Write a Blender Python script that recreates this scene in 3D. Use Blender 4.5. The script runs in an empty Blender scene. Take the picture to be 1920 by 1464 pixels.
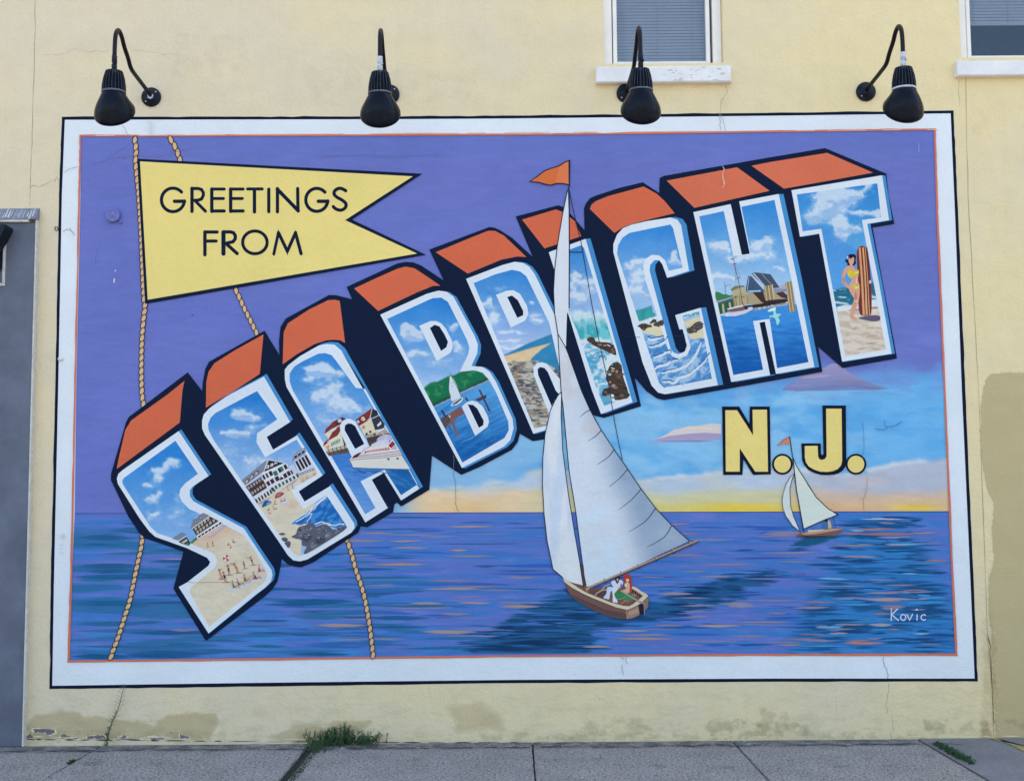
import bpy, math, random
import numpy as np
from mathutils import Vector, Matrix
from mathutils.geometry import tessellate_polygon
R_ = math.radians
S = bpy.context.scene
COL = S.collection
random.seed(7)

# ------------------------------------------------------------------ camera
F_PX, CX, CY = 2356.0, 960.0, 732.0        # photograph is 1920 x 1464
DIST, EYE = 8.9, 1.65
PITCH, ROLL = R_(5.1), R_(0.45)
fwd = Vector((0, math.cos(PITCH), math.sin(PITCH)))
up0 = Vector((0, -math.sin(PITCH), math.cos(PITCH)))
rt0 = Vector((1, 0, 0))
rt = rt0 * math.cos(ROLL) - up0 * math.sin(ROLL)
up = up0 * math.cos(ROLL) + rt0 * math.sin(ROLL)
CAMLOC = Vector((0, -DIST, EYE))
cd = bpy.data.cameras.new('camera')
cam = bpy.data.objects.new('camera', cd)
COL.objects.link(cam)
cam.matrix_world = Matrix(((rt.x, up.x, -fwd.x, CAMLOC.x), (rt.y, up.y, -fwd.y, CAMLOC.y),
                           (rt.z, up.z, -fwd.z, CAMLOC.z), (0, 0, 0, 1)))
cd.sensor_width = 36; cd.lens = F_PX * 36 / 1920; cd.clip_end = 3000; cd.clip_start = 0.05
S.camera = cam

def at(px, py, y=0.0):
    """the point of the vertical plane at depth y that is seen at photograph pixel px, py"""
    d = fwd + rt * ((px - CX) / F_PX) + up * (-(py - CY) / F_PX)
    t = (y - CAMLOC.y) / d.y
    p = CAMLOC + d * t
    return Vector((p.x, y, p.z))
def atg(px, py, z=0.0):
    d = fwd + rt * ((px - CX) / F_PX) + up * (-(py - CY) / F_PX)
    t = (z - CAMLOC.z) / d.z
    p = CAMLOC + d * t
    return Vector((p.x, p.y, z))
GZ = at(960, 1390).z      # the pavement meets the wall here

# ------------------------------------------------------------------ light
SUN_EL, SUN_AZ = R_(52), R_(20)          # sun stands behind the building
w = bpy.data.worlds.new('World'); S.world = w; w.use_nodes = True
nt = w.node_tree; nt.nodes.clear()
sky = nt.nodes.new('ShaderNodeTexSky'); sky.sky_type = 'NISHITA'; sky.sun_disc = False
sky.sun_elevation = SUN_EL; sky.sun_rotation = SUN_AZ
sky.air_density = 1.0; sky.dust_density = 4.0; sky.ozone_density = 1.0
bg = nt.nodes.new('ShaderNodeBackground'); bg.inputs['Strength'].default_value = 0.14
wo = nt.nodes.new('ShaderNodeOutputWorld')
nt.links.new(sky.outputs[0], bg.inputs[0]); nt.links.new(bg.outputs[0], wo.inputs[0])
sd = bpy.data.lights.new('sun', 'SUN'); sd.energy = 3.2; sd.angle = R_(0.53); sd.color = (1, 0.94, 0.86)
sun = bpy.data.objects.new('sun', sd); COL.objects.link(sun)
sv = Vector((math.sin(SUN_AZ) * math.cos(SUN_EL), math.cos(SUN_AZ) * math.cos(SUN_EL), math.sin(SUN_EL)))
sun.rotation_euler = (-sv).to_track_quat('-Z', 'Y').to_euler(); sun.location = (3, 4, 14)
S.view_settings.view_transform = 'Standard'; S.view_settings.look = 'None'
S.view_settings.exposure = 2.16; S.view_settings.gamma = 1; S.view_settings.use_curve_mapping = False

# light that reaches the wall (measured), to turn colours seen in the photograph into paint colours
ILL = (0.83, 0.985, 1.28)
def lin(v):
    v = np.asarray(v, float) / 255.0
    return np.where(v <= 0.04045, v / 12.92, ((v + 0.055) / 1.055) ** 2.4)
def alb(rgb):
    a = lin(rgb) / np.array(ILL)
    return np.clip(a, 0.003, 0.92)

# ------------------------------------------------------------------ object helpers
def wl(o):
    v = Vector((0, 0, 0))
    while o is not None:
        v = v + o.location; o = o.parent
    return v
def tag(o, label=None, cat=None, group=None, kind=None):
    if label: o['label'] = label
    if cat: o['category'] = cat
    if group: o['group'] = group
    if kind: o['kind'] = kind
    return o
def empty(name, loc, parent=None):
    o = bpy.data.objects.new(name, None); COL.objects.link(o)
    if parent: o.parent = parent; loc = Vector(loc) - wl(parent)
    o.location = loc; o.empty_display_size = 0.1
    return o
def mesh(name, V, Fc, mat, parent=None, origin=None, smooth=False, cols=None):
    """one mesh object from world-space points"""
    me = bpy.data.meshes.new(name)
    if parent is not None: org = wl(parent)
    elif origin is not None: org = Vector(origin)
    else: org = Vector((0, 0, 0))
    if isinstance(V, np.ndarray):
        VV = (V - np.array(org)).tolist()
    else:
        VV = [(v[0] - org.x, v[1] - org.y, v[2] - org.z) for v in V]
    me.from_pydata(VV, [], Fc if not isinstance(Fc, np.ndarray) else Fc.tolist())
    if mat: me.materials.append(mat)
    if cols is not None:
        ca = me.color_attributes.new('Col', 'FLOAT_COLOR', 'POINT')
        cols = np.asarray(cols); cc = np.ones((len(VV), 4), np.float32); cc[:, :cols.shape[1]] = cols
        ca.data.foreach_set('color', cc.ravel())
    if smooth:
        me.polygons.foreach_set('use_smooth', [True] * len(me.polygons))
    me.update()
    o = bpy.data.objects.new(name, me); COL.objects.link(o)
    if parent is not None: o.parent = parent
    else: o.location = org
    return o

# ------------------------------------------------------------------ solids
class MB:
    def __init__(s): s.V = []; s.F = []
    def add(s, V, F):
        n = len(s.V); s.V += [tuple(v) for v in V]; s.F += [tuple(i + n for i in f) for f in F]; return s
    def box(s, a, b):
        x0, x1 = sorted((a[0], b[0])); y0, y1 = sorted((a[1], b[1])); z0, z1 = sorted((a[2], b[2]))
        return s.add([(x0,y0,z0),(x1,y0,z0),(x1,y1,z0),(x0,y1,z0),(x0,y0,z1),(x1,y0,z1),(x1,y1,z1),(x0,y1,z1)],
                     [(0,3,2,1),(4,5,6,7),(0,1,5,4),(1,2,6,5),(2,3,7,6),(3,0,4,7)])
    def bbox(s, a, b, r=0.004):
        """box with bevelled front edges (front is -y)"""
        x0, x1 = sorted((a[0], b[0])); y0, y1 = sorted((a[1], b[1])); z0, z1 = sorted((a[2], b[2]))
        V = []
        for y, k in ((y1, 0), (y0 + r, 0), (y0, r)):
            V += [(x0+k, y, z0+k), (x1-k, y, z0+k), (x1-k, y, z1-k), (x0+k, y, z1-k)]
        F = [(8, 9, 10, 11), (3, 2, 1, 0)]
        for l in (0, 4):
            for i in range(4):
                j = (i + 1) % 4; F.append((l+i, l+j, l+4+j, l+4+i))
        return s.add(V, F)
    def rings(s, rings, cap0=True, cap1=True):
        n = len(rings[0]); V = [p for r in rings for p in r]; F = []
        for k in range(len(rings) - 1):
            for i in range(n):
                j = (i + 1) % n
                F.append((k*n+i, k*n+j, (k+1)*n+j, (k+1)*n+i))
        if cap0: F.append(tuple(range(n - 1, -1, -1)))
        if cap1: F.append(tuple((len(rings)-1)*n + i for i in range(n)))
        return s.add(V, F)
    def tube(s, pts, r, n=10):
        pts = [Vector(p) for p in pts]; rs = r if isinstance(r, (list, tuple)) else [r] * len(pts)
        rings = []; ref = Vector((1, 0.013, 0.02))
        for i, p in enumerate(pts):
            t = (pts[min(i+1, len(pts)-1)] - pts[max(i-1, 0)]).normalized()
            a = (ref - t * ref.dot(t))
            if a.length < 0.05: a = Vector((0, 1, 0)) - t * t.y
            a.normalize(); b = t.cross(a)
            rings.append([p + a * (rs[i]*math.cos(2*math.pi*k/n)) + b * (rs[i]*math.sin(2*math.pi*k/n)) for k in range(n)])
        return s.rings(rings)
    def lathe(s, c, prof, axis='z', n=24, cap0=True, cap1=True):
        rings = []
        for r, h in prof:
            ring = []
            for k in range(n):
                a = 2*math.pi*k/n
                if axis == 'z': ring.append((c[0]+r*math.cos(a), c[1]+r*math.sin(a), c[2]+h))
                else: ring.append((c[0]+r*math.cos(a), c[1]-h, c[2]+r*math.sin(a)))
            rings.append(ring)
        return s.rings(rings, cap0, cap1)
    def build(s, name, mat, parent=None, origin=None, smooth=False):
        return mesh(name, s.V, s.F, mat, parent, origin, smooth)

# ------------------------------------------------------------------ materials
def newmat(name):
    m = bpy.data.materials.new(name); m.use_nodes = True
    n = m.node_tree; b = n.nodes['Principled BSDF']
    return m, n, b
def N(n, t, **k):
    x = n.nodes.new(t)
    for a, v in k.items():
        if a in x.inputs: x.inputs[a].default_value = v
        else: setattr(x, a, v)
    return x
def noise(n, scale, detail=4, rough=0.55, vec=None):
    x = N(n, 'ShaderNodeTexNoise'); x.inputs['Scale'].default_value = scale
    x.inputs['Detail'].default_value = detail; x.inputs['Roughness'].default_value = rough
    if vec: n.links.new(vec, x.inputs['Vector'])
    return x.outputs['Fac']
def maprange(n, v, a, b, c, d):
    x = N(n, 'ShaderNodeMapRange'); n.links.new(v, x.inputs[0])
    for i, q in enumerate((a, b, c, d)): x.inputs[i+1].default_value = q
    return x.outputs[0]
def mult(n, col, f):
    x = N(n, 'ShaderNodeMix', data_type='RGBA', blend_type='MULTIPLY'); x.inputs[0].default_value = 1
    n.links.new(col, x.inputs[6]); n.links.new(f, x.inputs[7]); return x.outputs[2]
def mixc(n, fac, a, b):
    x = N(n, 'ShaderNodeMix', data_type='RGBA')
    if isinstance(fac, float): x.inputs[0].default_value = fac
    else: n.links.new(fac, x.inputs[0])
    for i, q in ((6, a), (7, b)):
        if isinstance(q, (tuple, list, np.ndarray)): x.inputs[i].default_value = (*[float(t) for t in q[:3]], 1)
        else: n.links.new(q, x.inputs[i])
    return x.outputs[2]
def stucco(n, b, strength=0.35):
    """trowelled stucco relief in world space, the same under wall paint and mural paint"""
    g = N(n, 'ShaderNodeNewGeometry').outputs['Position']
    a = noise(n, 42, 6, 0.62, g); c = noise(n, 7, 3, 0.5, g)
    x = N(n, 'ShaderNodeMath', operation='ADD')
    m1 = N(n, 'ShaderNodeMath', operation='MULTIPLY'); m1.inputs[1].default_value = 2.2
    n.links.new(c, m1.inputs[0]); n.links.new(m1.outputs[0], x.inputs[0]); n.links.new(a, x.inputs[1])
    bp = N(n, 'ShaderNodeBump'); bp.inputs['Strength'].default_value = strength; bp.inputs['Distance'].default_value = 0.008
    n.links.new(x.outputs[0], bp.inputs['Height']); n.links.new(bp.outputs[0], b.inputs['Normal'])
    return g
def paintmat(name, rough=0.62, alpha=False):
    m, n, b = newmat(name)
    at_ = N(n, 'ShaderNodeVertexColor'); at_.layer_name = 'Col'
    if alpha: n.links.new(at_.outputs['Alpha'], b.inputs['Alpha'])
    g = stucco(n, b, 0.45)
    f1 = maprange(n, noise(n, 1.3, 5, 0.6, g), 0.3, 0.7, 0.94, 1.045)
    f2 = maprange(n, noise(n, 70, 5, 0.75, g), 0.3, 0.7, 0.962, 1.03)
    c = mult(n, mult(n, at_.outputs['Color'], f1), f2)
    n.links.new(c, b.inputs['Base Color'])
    b.inputs['Roughness'].default_value = rough; b.inputs['Specular IOR Level'].default_value = 0.1
    return m
def simple(name, rgb, rough=0.6, metal=0.0, var=0.1, scale=12, spec=0.4, bump=0.0, bscale=60):
    m, n, b = newmat(name)
    g = N(n, 'ShaderNodeNewGeometry').outputs['Position']
    f = maprange(n, noise(n, scale, 5, 0.6, g), 0.3, 0.7, 1 - var, 1 + var)
    r = N(n, 'ShaderNodeRGB'); r.outputs[0].default_value = (*[float(v) for v in rgb[:3]], 1)
    n.links.new(mult(n, r.outputs[0], f), b.inputs['Base Color'])
    b.inputs['Roughness'].default_value = rough; b.inputs['Metallic'].default_value = metal
    b.inputs['Specular IOR Level'].default_value = spec
    if bump:
        bp = N(n, 'ShaderNodeBump'); bp.inputs['Strength'].default_value = bump; bp.inputs['Distance'].default_value = 0.004
        n.links.new(noise(n, bscale, 5, 0.6, g), bp.inputs['Height']); n.links.new(bp.outputs[0], b.inputs['Normal'])
    return m
PAINT = paintmat('mural_paint')
PATCH = paintmat('wall_patch_paint', 0.8)
STAIN = paintmat('wall_stain', 0.85, True)

def wallmat():
    m, n, b = newmat('cream_wall_paint')
    g = stucco(n, b, 0.6)
    sx = N(n, 'ShaderNodeSeparateXYZ'); n.links.new(g, sx.inputs[0])
    c0 = alb((222, 213, 177)); c1 = alb((211, 206, 188))
    xx = maprange(n, sx.outputs[0], -4, 3, 0.22, -0.12)
    ad = N(n, 'ShaderNodeMath', operation='ADD'); n.links.new(xx, ad.inputs[0]); n.links.new(noise(n, 0.7, 5, 0.65, g), ad.inputs[1])
    c = mixc(n, maprange(n, ad.outputs[0], 0.35, 0.68, 0, 1), c0, c1)
    # grime that creeps up from the pavement, in drifts
    st = N(n, 'ShaderNodeMapping'); st.inputs['Scale'].default_value = (1.2, 1.2, 3.5); n.links.new(g, st.inputs[0])
    h = maprange(n, sx.outputs[2], GZ, GZ + 0.55, 1, 0)
    gm = maprange(n, noise(n, 3.4, 8, 0.7, st.outputs[0]), 0.5, 0.78, 0, 0.7)
    mm = N(n, 'ShaderNodeMath', operation='MULTIPLY'); n.links.new(h, mm.inputs[0]); n.links.new(gm, mm.inputs[1])
    c = mixc(n, mm.outputs[0], c, alb((158, 156, 130)))
    # rain streaks
    st2 = N(n, 'ShaderNodeMapping'); st2.inputs['Scale'].default_value = (9, 9, 0.5); n.links.new(g, st2.inputs[0])
    f = maprange(n, noise(n, 1.0, 5, 0.6, st2.outputs[0]), 0.35, 0.75, 1.008, 0.978)
    c = mult(n, c, f)
    f2 = maprange(n, noise(n, 85, 5, 0.75, g), 0.3, 0.7, 0.925, 1.05)
    c = mult(n, c, f2)
    c = mult(n, c, maprange(n, noise(n, 5.5, 5, 0.6, g), 0.32, 0.68, 0.965, 1.02))
    n.links.new(c, b.inputs['Base Color']); b.inputs['Roughness'].default_value = 0.85
    b.inputs['Specular IOR Level'].default_value = 0.2
    return m
WALL = wallmat()
WHITE = simple('white_window_paint', alb((222, 230, 240)), 0.5, var=0.06, scale=9, bump=0.1)
SILL = simple('weathered_sill_paint', alb((216, 225, 238)), 0.75, var=0.07, scale=9, bump=0.35, bscale=30)
CHIP = simple('old_sill_paint', alb((192, 196, 204)), 0.8, var=0.12, scale=20)
BLACK = simple('black_lamp_enamel', (0.0035, 0.005, 0.010), 0.24, var=0.3, scale=30, spec=0.13)
BLACKW = simple('weathered_black_enamel', (0.010, 0.013, 0.02), 0.45, var=0.8, scale=40, spec=0.15)
FINS = simple('lit_fin_enamel', (0.02, 0.024, 0.034), 0.35, var=0.5, scale=30, spec=0.3)  # lamp black lightened so the fin edges look lit
PIPE = simple('dark_brown_pipe', (0.010, 0.006, 0.009), 0.45, var=0.2, scale=30, spec=0.2)
WORN = simple('worn_white_metal', (0.5, 0.52, 0.52), 0.5, var=0.35, scale=60)
GREYBAND = simple('grey_metal_band', (0.10, 0.12, 0.14), 0.45, var=0.3, scale=50, metal=0.4)
def concrete(name, rgb, sp=0.35, bump=0.6, sc=75, walldirt=False):
    m, n, b = newmat(name)
    g = N(n, 'ShaderNodeNewGeometry').outputs['Position']
    sp_ = maprange(n, noise(n, sc, 5, 0.75, g), 0.43, 0.52, 0.34, 1.1)
    bl = maprange(n, noise(n, 2.6, 6, 0.65, g), 0.3, 0.7, 0.84, 1.12)
    fl = maprange(n, noise(n, 26, 3, 0.5, g), 0.3, 0.7, 0.88, 1.1)
    r = N(n, 'ShaderNodeRGB'); r.outputs[0].default_value = (*[float(v) for v in rgb], 1)
    c = mult(n, mult(n, mixc(n, sp, r.outputs[0], mult(n, r.outputs[0], sp_)), bl), fl)
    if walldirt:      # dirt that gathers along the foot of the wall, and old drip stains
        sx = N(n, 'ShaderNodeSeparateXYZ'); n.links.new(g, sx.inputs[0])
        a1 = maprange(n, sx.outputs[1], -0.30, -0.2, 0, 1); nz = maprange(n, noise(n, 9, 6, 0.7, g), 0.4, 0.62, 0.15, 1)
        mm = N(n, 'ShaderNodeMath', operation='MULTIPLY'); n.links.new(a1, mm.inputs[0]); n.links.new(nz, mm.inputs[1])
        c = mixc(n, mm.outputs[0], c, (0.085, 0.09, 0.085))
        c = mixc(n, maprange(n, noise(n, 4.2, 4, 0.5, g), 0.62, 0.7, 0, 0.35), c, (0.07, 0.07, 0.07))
    n.links.new(c, b.inputs['Base Color']); b.inputs['Roughness'].default_value = 0.9
    b.inputs['Specular IOR Level'].default_value = 0.2
    bp = N(n, 'ShaderNodeBump'); bp.inputs['Strength'].default_value = bump; bp.inputs['Distance'].default_value = 0.006
    n.links.new(noise(n, sc, 4, 0.7, g), bp.inputs['Height']); n.links.new(bp.outputs[0], b.inputs['Normal'])
    return m
SLAB = concrete('coarse_pavement_concrete', (0.345, 0.305, 0.262), 1.0, 1.0, 60, True)
DRIVE = concrete('smooth_driveway_concrete', (0.21, 0.2, 0.192), 0.3, 0.3, 120)
ASPH = concrete('worn_asphalt', (0.19, 0.186, 0.178), 0.5, 0.5)
DIRT = simple('dark_joint_dirt', (0.018, 0.02, 0.017), 0.95, var=0.3, scale=60, bump=0.6)
GREYP = simple('slate_grey_shopfront_paint', alb((88, 99, 122)), 0.55, var=0.22, scale=4, bump=0.25, bscale=25)
TRIMG = simple('pale_grey_trim_paint', alb((188, 196, 200)), 0.6, var=0.15, scale=30)
FLASH = simple('streaked_metal_flashing', alb((112, 125, 150)), 0.5, var=0.3, scale=22, metal=0.2)
DARKG = simple('dark_glass', (0.01, 0.014, 0.03), 0.1, var=0.2, spec=0.6)
LEAF = simple('weed_leaf', (0.055, 0.12, 0.042), 0.6, var=0.35, scale=40)
LEAF2 = simple('dry_weed_stem', (0.09, 0.10, 0.05), 0.7, var=0.3, scale=40)
YELLOW = simple('worn_yellow_line_paint', (0.30, 0.25, 0.08), 0.8, var=0.35, scale=30)
BLIND = simple('grey_blind_slats', (0.31, 0.285, 0.285), 0.6, var=0.05)
ROOM = simple('dim_room', (0.09, 0.13, 0.15), 0.9, var=0.1)
def glassmat():
    m, n, b = newmat('window_glass')
    n.nodes.remove(b); o = n.nodes['Material Output']
    gl = N(n, 'ShaderNodeBsdfGlossy'); gl.inputs['Roughness'].default_value = 0.03; gl.inputs['Color'].default_value = (0.8, 0.88, 0.95, 1)
    tr = N(n, 'ShaderNodeBsdfTransparent'); tr.inputs['Color'].default_value = (0.78, 0.84, 0.86, 1)
    mx = N(n, 'ShaderNodeMixShader'); mx.inputs[0].default_value = 0.07
    n.links.new(tr.outputs[0], mx.inputs[1]); n.links.new(gl.outputs[0], mx.inputs[2]); n.links.new(mx.outputs[0], o.inputs[0])
    return m
GLASS = glassmat()

# ------------------------------------------------------------------ 2D painting helpers (photograph pixels -> wall plane)
_d0 = np.array(fwd); _r = np.array(rt); _u = np.array(up); _c = np.array(CAMLOC)
def plane(P, y):
    """(n,2) pixels -> (n,3) world points on the wall, set y metres off it"""
    P = np.asarray(P, float)
    d = _d0 + _r * ((P[:, 0:1] - CX) / F_PX) - _u * ((P[:, 1:2] - CY) / F_PX)
    t = (-y - _c[1]) / d[:, 1:2]
    W = _c + d * t; W[:, 1] = -y
    return W
LAYER = 0.0005
def lay(k): return 0.001 + k*LAYER + (0.0045 if k >= 2 else 0)
def cr(ox, oy, s):
    return lambda pts: [(ox + x / s, oy + y / s) for x, y in pts]
def catmull(pts, k=4, closed=True):
    out = []; n = len(pts)
    rng = range(n) if closed else range(n - 1)
    for i in rng:
        g = (lambda j: pts[j % n]) if closed else (lambda j: pts[max(0, min(n - 1, j))])
        p0, p1, p2, p3 = g(i-1), g(i), g(i+1), g(i+2)
        for s in range(k):
            t = s / k
            out.append(tuple(0.5 * (2*p1[a] + (p2[a]-p0[a])*t + (2*p0[a]-5*p1[a]+4*p2[a]-p3[a])*t*t + (3*p1[a]-p0[a]-3*p2[a]+p3[a])*t**3) for a in (0, 1)))
    if not closed: out.append(tuple(pts[-1]))
    return out
class Art:
    def __init__(s, layer, step=0.000008):
        s.y = lay(layer); s.step = step; s.n = 0; s.V = []; s.F = []; s.C = []
    def _put(s, pts, faces, col):
        n0 = sum(len(v) for v in s.V)
        s.V.append(plane(pts, s.y + s.n * s.step)); s.n += 1
        s.F += [tuple(i + n0 for i in f) for f in faces]
        c = np.asarray(col, float)
        if c.ndim == 1: c = np.tile(c, (len(pts), 1))
        s.C.append(alb(c))
        return s
    def poly(s, pts, col, holes=()):
        loops = [list(pts)] + [list(h) for h in holes]
        flat = [p for l in loops for p in l]
        tris = tessellate_polygon([[Vector((x, y, 0)) for x, y in l] for l in loops])
        return s._put(flat, tris, col)
    def smooth(s, pts, col, k=4): return s.poly(catmull(pts, k), col)
    def line(s, pts, w, col, closed=False, cap=True):
        pts = [np.array(p, float) for p in pts]; n = len(pts)
        if closed: pts = pts + [pts[0]]; n += 1
        L = []; Rr = []
        for i, p in enumerate(pts):
            if closed and i in (0, n-1): a = pts[-2]; b = pts[1]
            else: a = pts[max(i-1, 0)]; b = pts[min(i+1, n-1)]
            t1 = p - a; t2 = b - p
            l1 = np.hypot(*t1); l2 = np.hypot(*t2)
            t1 = t1 / l1 if l1 > 1e-6 else t2 / max(l2, 1e-6); t2 = t2 / l2 if l2 > 1e-6 else t1
            t = t1 + t2; q = np.hypot(*t); t = t / q if q > 1e-6 else t1
            nn = np.array([-t[1], t[0]]); m = 1 / max(0.5, abs(t.dot(t1)))
            ww = (w[i] if isinstance(w, (list, tuple)) else w) / 2 * m
            L.append(p + nn * ww); Rr.append(p - nn * ww)
        s._put([tuple(v) for v in L + Rr], [(i, i+1, n+i+1, n+i) for i in range(n-1)], col)
        if cap and not closed and not isinstance(w, (list, tuple)) and w > 2.2:
            s.circ(pts[0], w/2, col, n=12); s.circ(pts[-1], w/2, col, n=12)
        return s
    def circ(s, c, r, col, ry=None, ang=0, n=20):
        ry = ry or r; ca, sa = math.cos(ang), math.sin(ang)
        P = []
        for k in range(n):
            a = 2*math.pi*k/n; x, y = r*math.cos(a), ry*math.sin(a)
            P.append((c[0] + x*ca - y*sa, c[1] + x*sa + y*ca))
        return s._put(P, [tuple(range(n))], col)
    def lens(s, x, y, L, h, col, ang=0.0, endcol=None, wob=0.0):
        k = 7; top = []; bot = []; cols = []
        c = np.array(col, float); e = np.array(endcol if endcol is not None else col, float)
        for i in range(k):
            u = i/(k-1); xx = (u-0.5)*L; hh = h/2 * (math.sin(math.pi*min(1, max(0, u))) ** 0.7)
            dy = math.tan(ang)*xx + wob*math.sin(u*5+x)
            top.append((x+xx, y+dy-hh*(0.8+0.4*random.random()))); bot.append((x+xx, y+dy+hh*(0.8+0.4*random.random())))
            f = abs(2*u-1)**2; cols.append(c*(1-f)+e*f)
        return s._put(top+bot, [(i, i+1, k+i+1, k+i) for i in range(k-1)], np.array(cols+cols))
    def cut(s, name, parent, stuff=False, label=None):
        o = s.build(name, parent); s.V = []; s.F = []; s.C = []
        if stuff: o['kind'] = 'stuff'
        if label: o['label'] = label
        return o
    def build(s, name, parent=None, mat=None, origin=None):
        return mesh(name, np.concatenate(s.V), s.F, mat or PAINT, parent, origin, cols=np.concatenate(s.C))

def patchgrid(name, poly, col, parent, soft=8, wob=8, amax=0.85, sc=30, cell=3, layer=0.15, seed=1, thin=0.0, sy=None):
    """a stain or repaint whose edge fades in drifts (alpha in the colour attribute)"""
    P = np.array(poly, float); x0, y0 = P.min(0)-soft; x1, y1 = P.max(0)+soft
    X, Y = np.meshgrid(np.arange(x0, x1+cell, cell), np.arange(y0, y1+cell, cell)); D = np.full(X.shape, 1e9); n = len(P)
    for i in range(n):
        a0, a1 = P[i], P[(i+1) % n]; d = a1-a0; L = max(d.dot(d), 1e-9)
        t = np.clip(((X-a0[0])*d[0]+(Y-a0[1])*d[1])/L, 0, 1); D = np.minimum(D, np.hypot(a0[0]+t*d[0]-X, a0[1]+t*d[1]-Y))
    D = np.where(pip(X, Y, poly), D, -D) + (fbm(X, Y, sc, sy or sc*.6, 5, seed, .6)-0.5)*2*wob
    A = ss(D, -soft*.5, soft*.5)*amax
    if thin: A = A*ss(fbm(X, Y, sc*.8, (sy or sc*.5), 5, seed+7, .65), .5-thin, .5+thin)
    A[0] = A[-1] = 0; A[:, 0] = A[:, -1] = 0
    ny, nx = X.shape; idx = np.arange(nx*ny).reshape(ny, nx)
    F = np.stack([idx[:-1, :-1], idx[:-1, 1:], idx[1:, 1:], idx[1:, :-1]], -1).reshape(-1, 4)
    Af = A.ravel(); F = F[Af[F].max(1) > 0.01]; used = np.unique(F); re = np.full(nx*ny, -1); re[used] = np.arange(len(used))
    C = np.concatenate([np.tile(alb(col), (len(used), 1)), Af[used][:, None]], 1)
    return mesh(name, plane(np.stack([X.ravel()[used], Y.ravel()[used]], 1), lay(layer)), re[F], STAIN, parent, cols=C)
# value noise
def _vn(X, Y, seed):
    rs = np.random.RandomState(seed); T = rs.rand(256, 256)
    xi = np.floor(X).astype(int); yi = np.floor(Y).astype(int); fx = X - xi; fy = Y - yi
    fx = fx*fx*(3-2*fx); fy = fy*fy*(3-2*fy)
    g = lambda a, b: T[a % 256, b % 256]
    return (g(xi, yi)*(1-fx)+g(xi+1, yi)*fx)*(1-fy) + (g(xi, yi+1)*(1-fx)+g(xi+1, yi+1)*fx)*fy
def fbm(X, Y, sx, sy=None, o=4, seed=1, ro=0.5):
    sy = sy or sx; a = 1; t = 0; v = 0
    for i in range(o):
        v = v + a*_vn(X/sx*2**i + 17.3*i, Y/sy*2**i + 5.1*i, seed+i); t += a; a *= ro
    return v/t
def ss(x, a, b):
    t = np.clip((x-a)/(b-a), 0, 1); return t*t*(3-2*t)
def lerp(a, b, t):
    a = np.asarray(a, float); b = np.asarray(b, float); t = np.asarray(t)[..., None]
    return a*(1-t)+b*t
def pip(X, Y, poly):
    ins = np.zeros(X.shape, bool); n = len(poly)
    for i in range(n):
        x0, y0 = poly[i]; x1, y1 = poly[(i+1) % n]
        if y0 == y1: continue
        c = ((y0 > Y) != (y1 > Y)) & (X < (x1-x0)*(Y-y0)/(y1-y0)+x0)
        ins ^= c
    return ins
def softpip(X, Y, poly, wob=0, sc=8, seed=3):
    if wob:
        X = X + (fbm(X, Y, sc, seed=seed)-0.5)*2*wob; Y = Y + (fbm(X, Y, sc, seed=seed+9)-0.5)*2*wob
    return pip(X, Y, poly)
def grid(name, layer, poly, cx, cy, func, parent, pad=0.0):
    P = np.array(poly); x0, y0 = P.min(0)-pad; x1, y1 = P.max(0)+pad
    xs = np.arange(x0, x1+cx, cx); ys = np.arange(y0, y1+cy, cy)
    X, Y = np.meshgrid(xs, ys); ins = pip(X, Y, poly)
    keep = ins[:-1, :-1] | ins[1:, :-1] | ins[:-1, 1:] | ins[1:, 1:]
    ny, nx = X.shape; idx = np.arange(nx*ny).reshape(ny, nx)
    Fq = np.stack([idx[:-1, :-1][keep], idx[:-1, 1:][keep], idx[1:, 1:][keep], idx[1:, :-1][keep]], 1)
    used = np.unique(Fq); re = np.full(nx*ny, -1); re[used] = np.arange(len(used))
    Xu = X.ravel()[used].copy(); Yu = Y.ravel()[used].copy()
    out = ~pip(Xu, Yu, poly)                       # pull the ragged rim back onto the outline
    qx, qy = Xu[out], Yu[out]; bd = np.full(qx.shape, 1e9); bx = qx.copy(); by = qy.copy(); n = len(poly)
    for i in range(n):
        a0 = np.array(poly[i], float); a1 = np.array(poly[(i+1) % n], float); d = a1-a0; L = d.dot(d)
        if L < 1e-9: continue
        t = np.clip(((qx-a0[0])*d[0]+(qy-a0[1])*d[1])/L, 0, 1); px_ = a0[0]+t*d[0]; py_ = a0[1]+t*d[1]
        dd = (px_-qx)**2+(py_-qy)**2; m = dd < bd; bd = np.where(m, dd, bd); bx = np.where(m, px_, bx); by = np.where(m, py_, by)
    if pad == 0: Xu[out] = bx; Yu[out] = by
    C = 0
    for ox, oy in ((-.3, -.1), (.1, -.3), (.3, .1), (-.1, .3)): C = C + alb(func(Xu+ox*cx*1.3, Yu+oy*cy*1.3))/4
    return mesh(name, plane(np.stack([Xu, Yu], 1), lay(layer)), re[Fq], PAINT, parent, cols=C)
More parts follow.
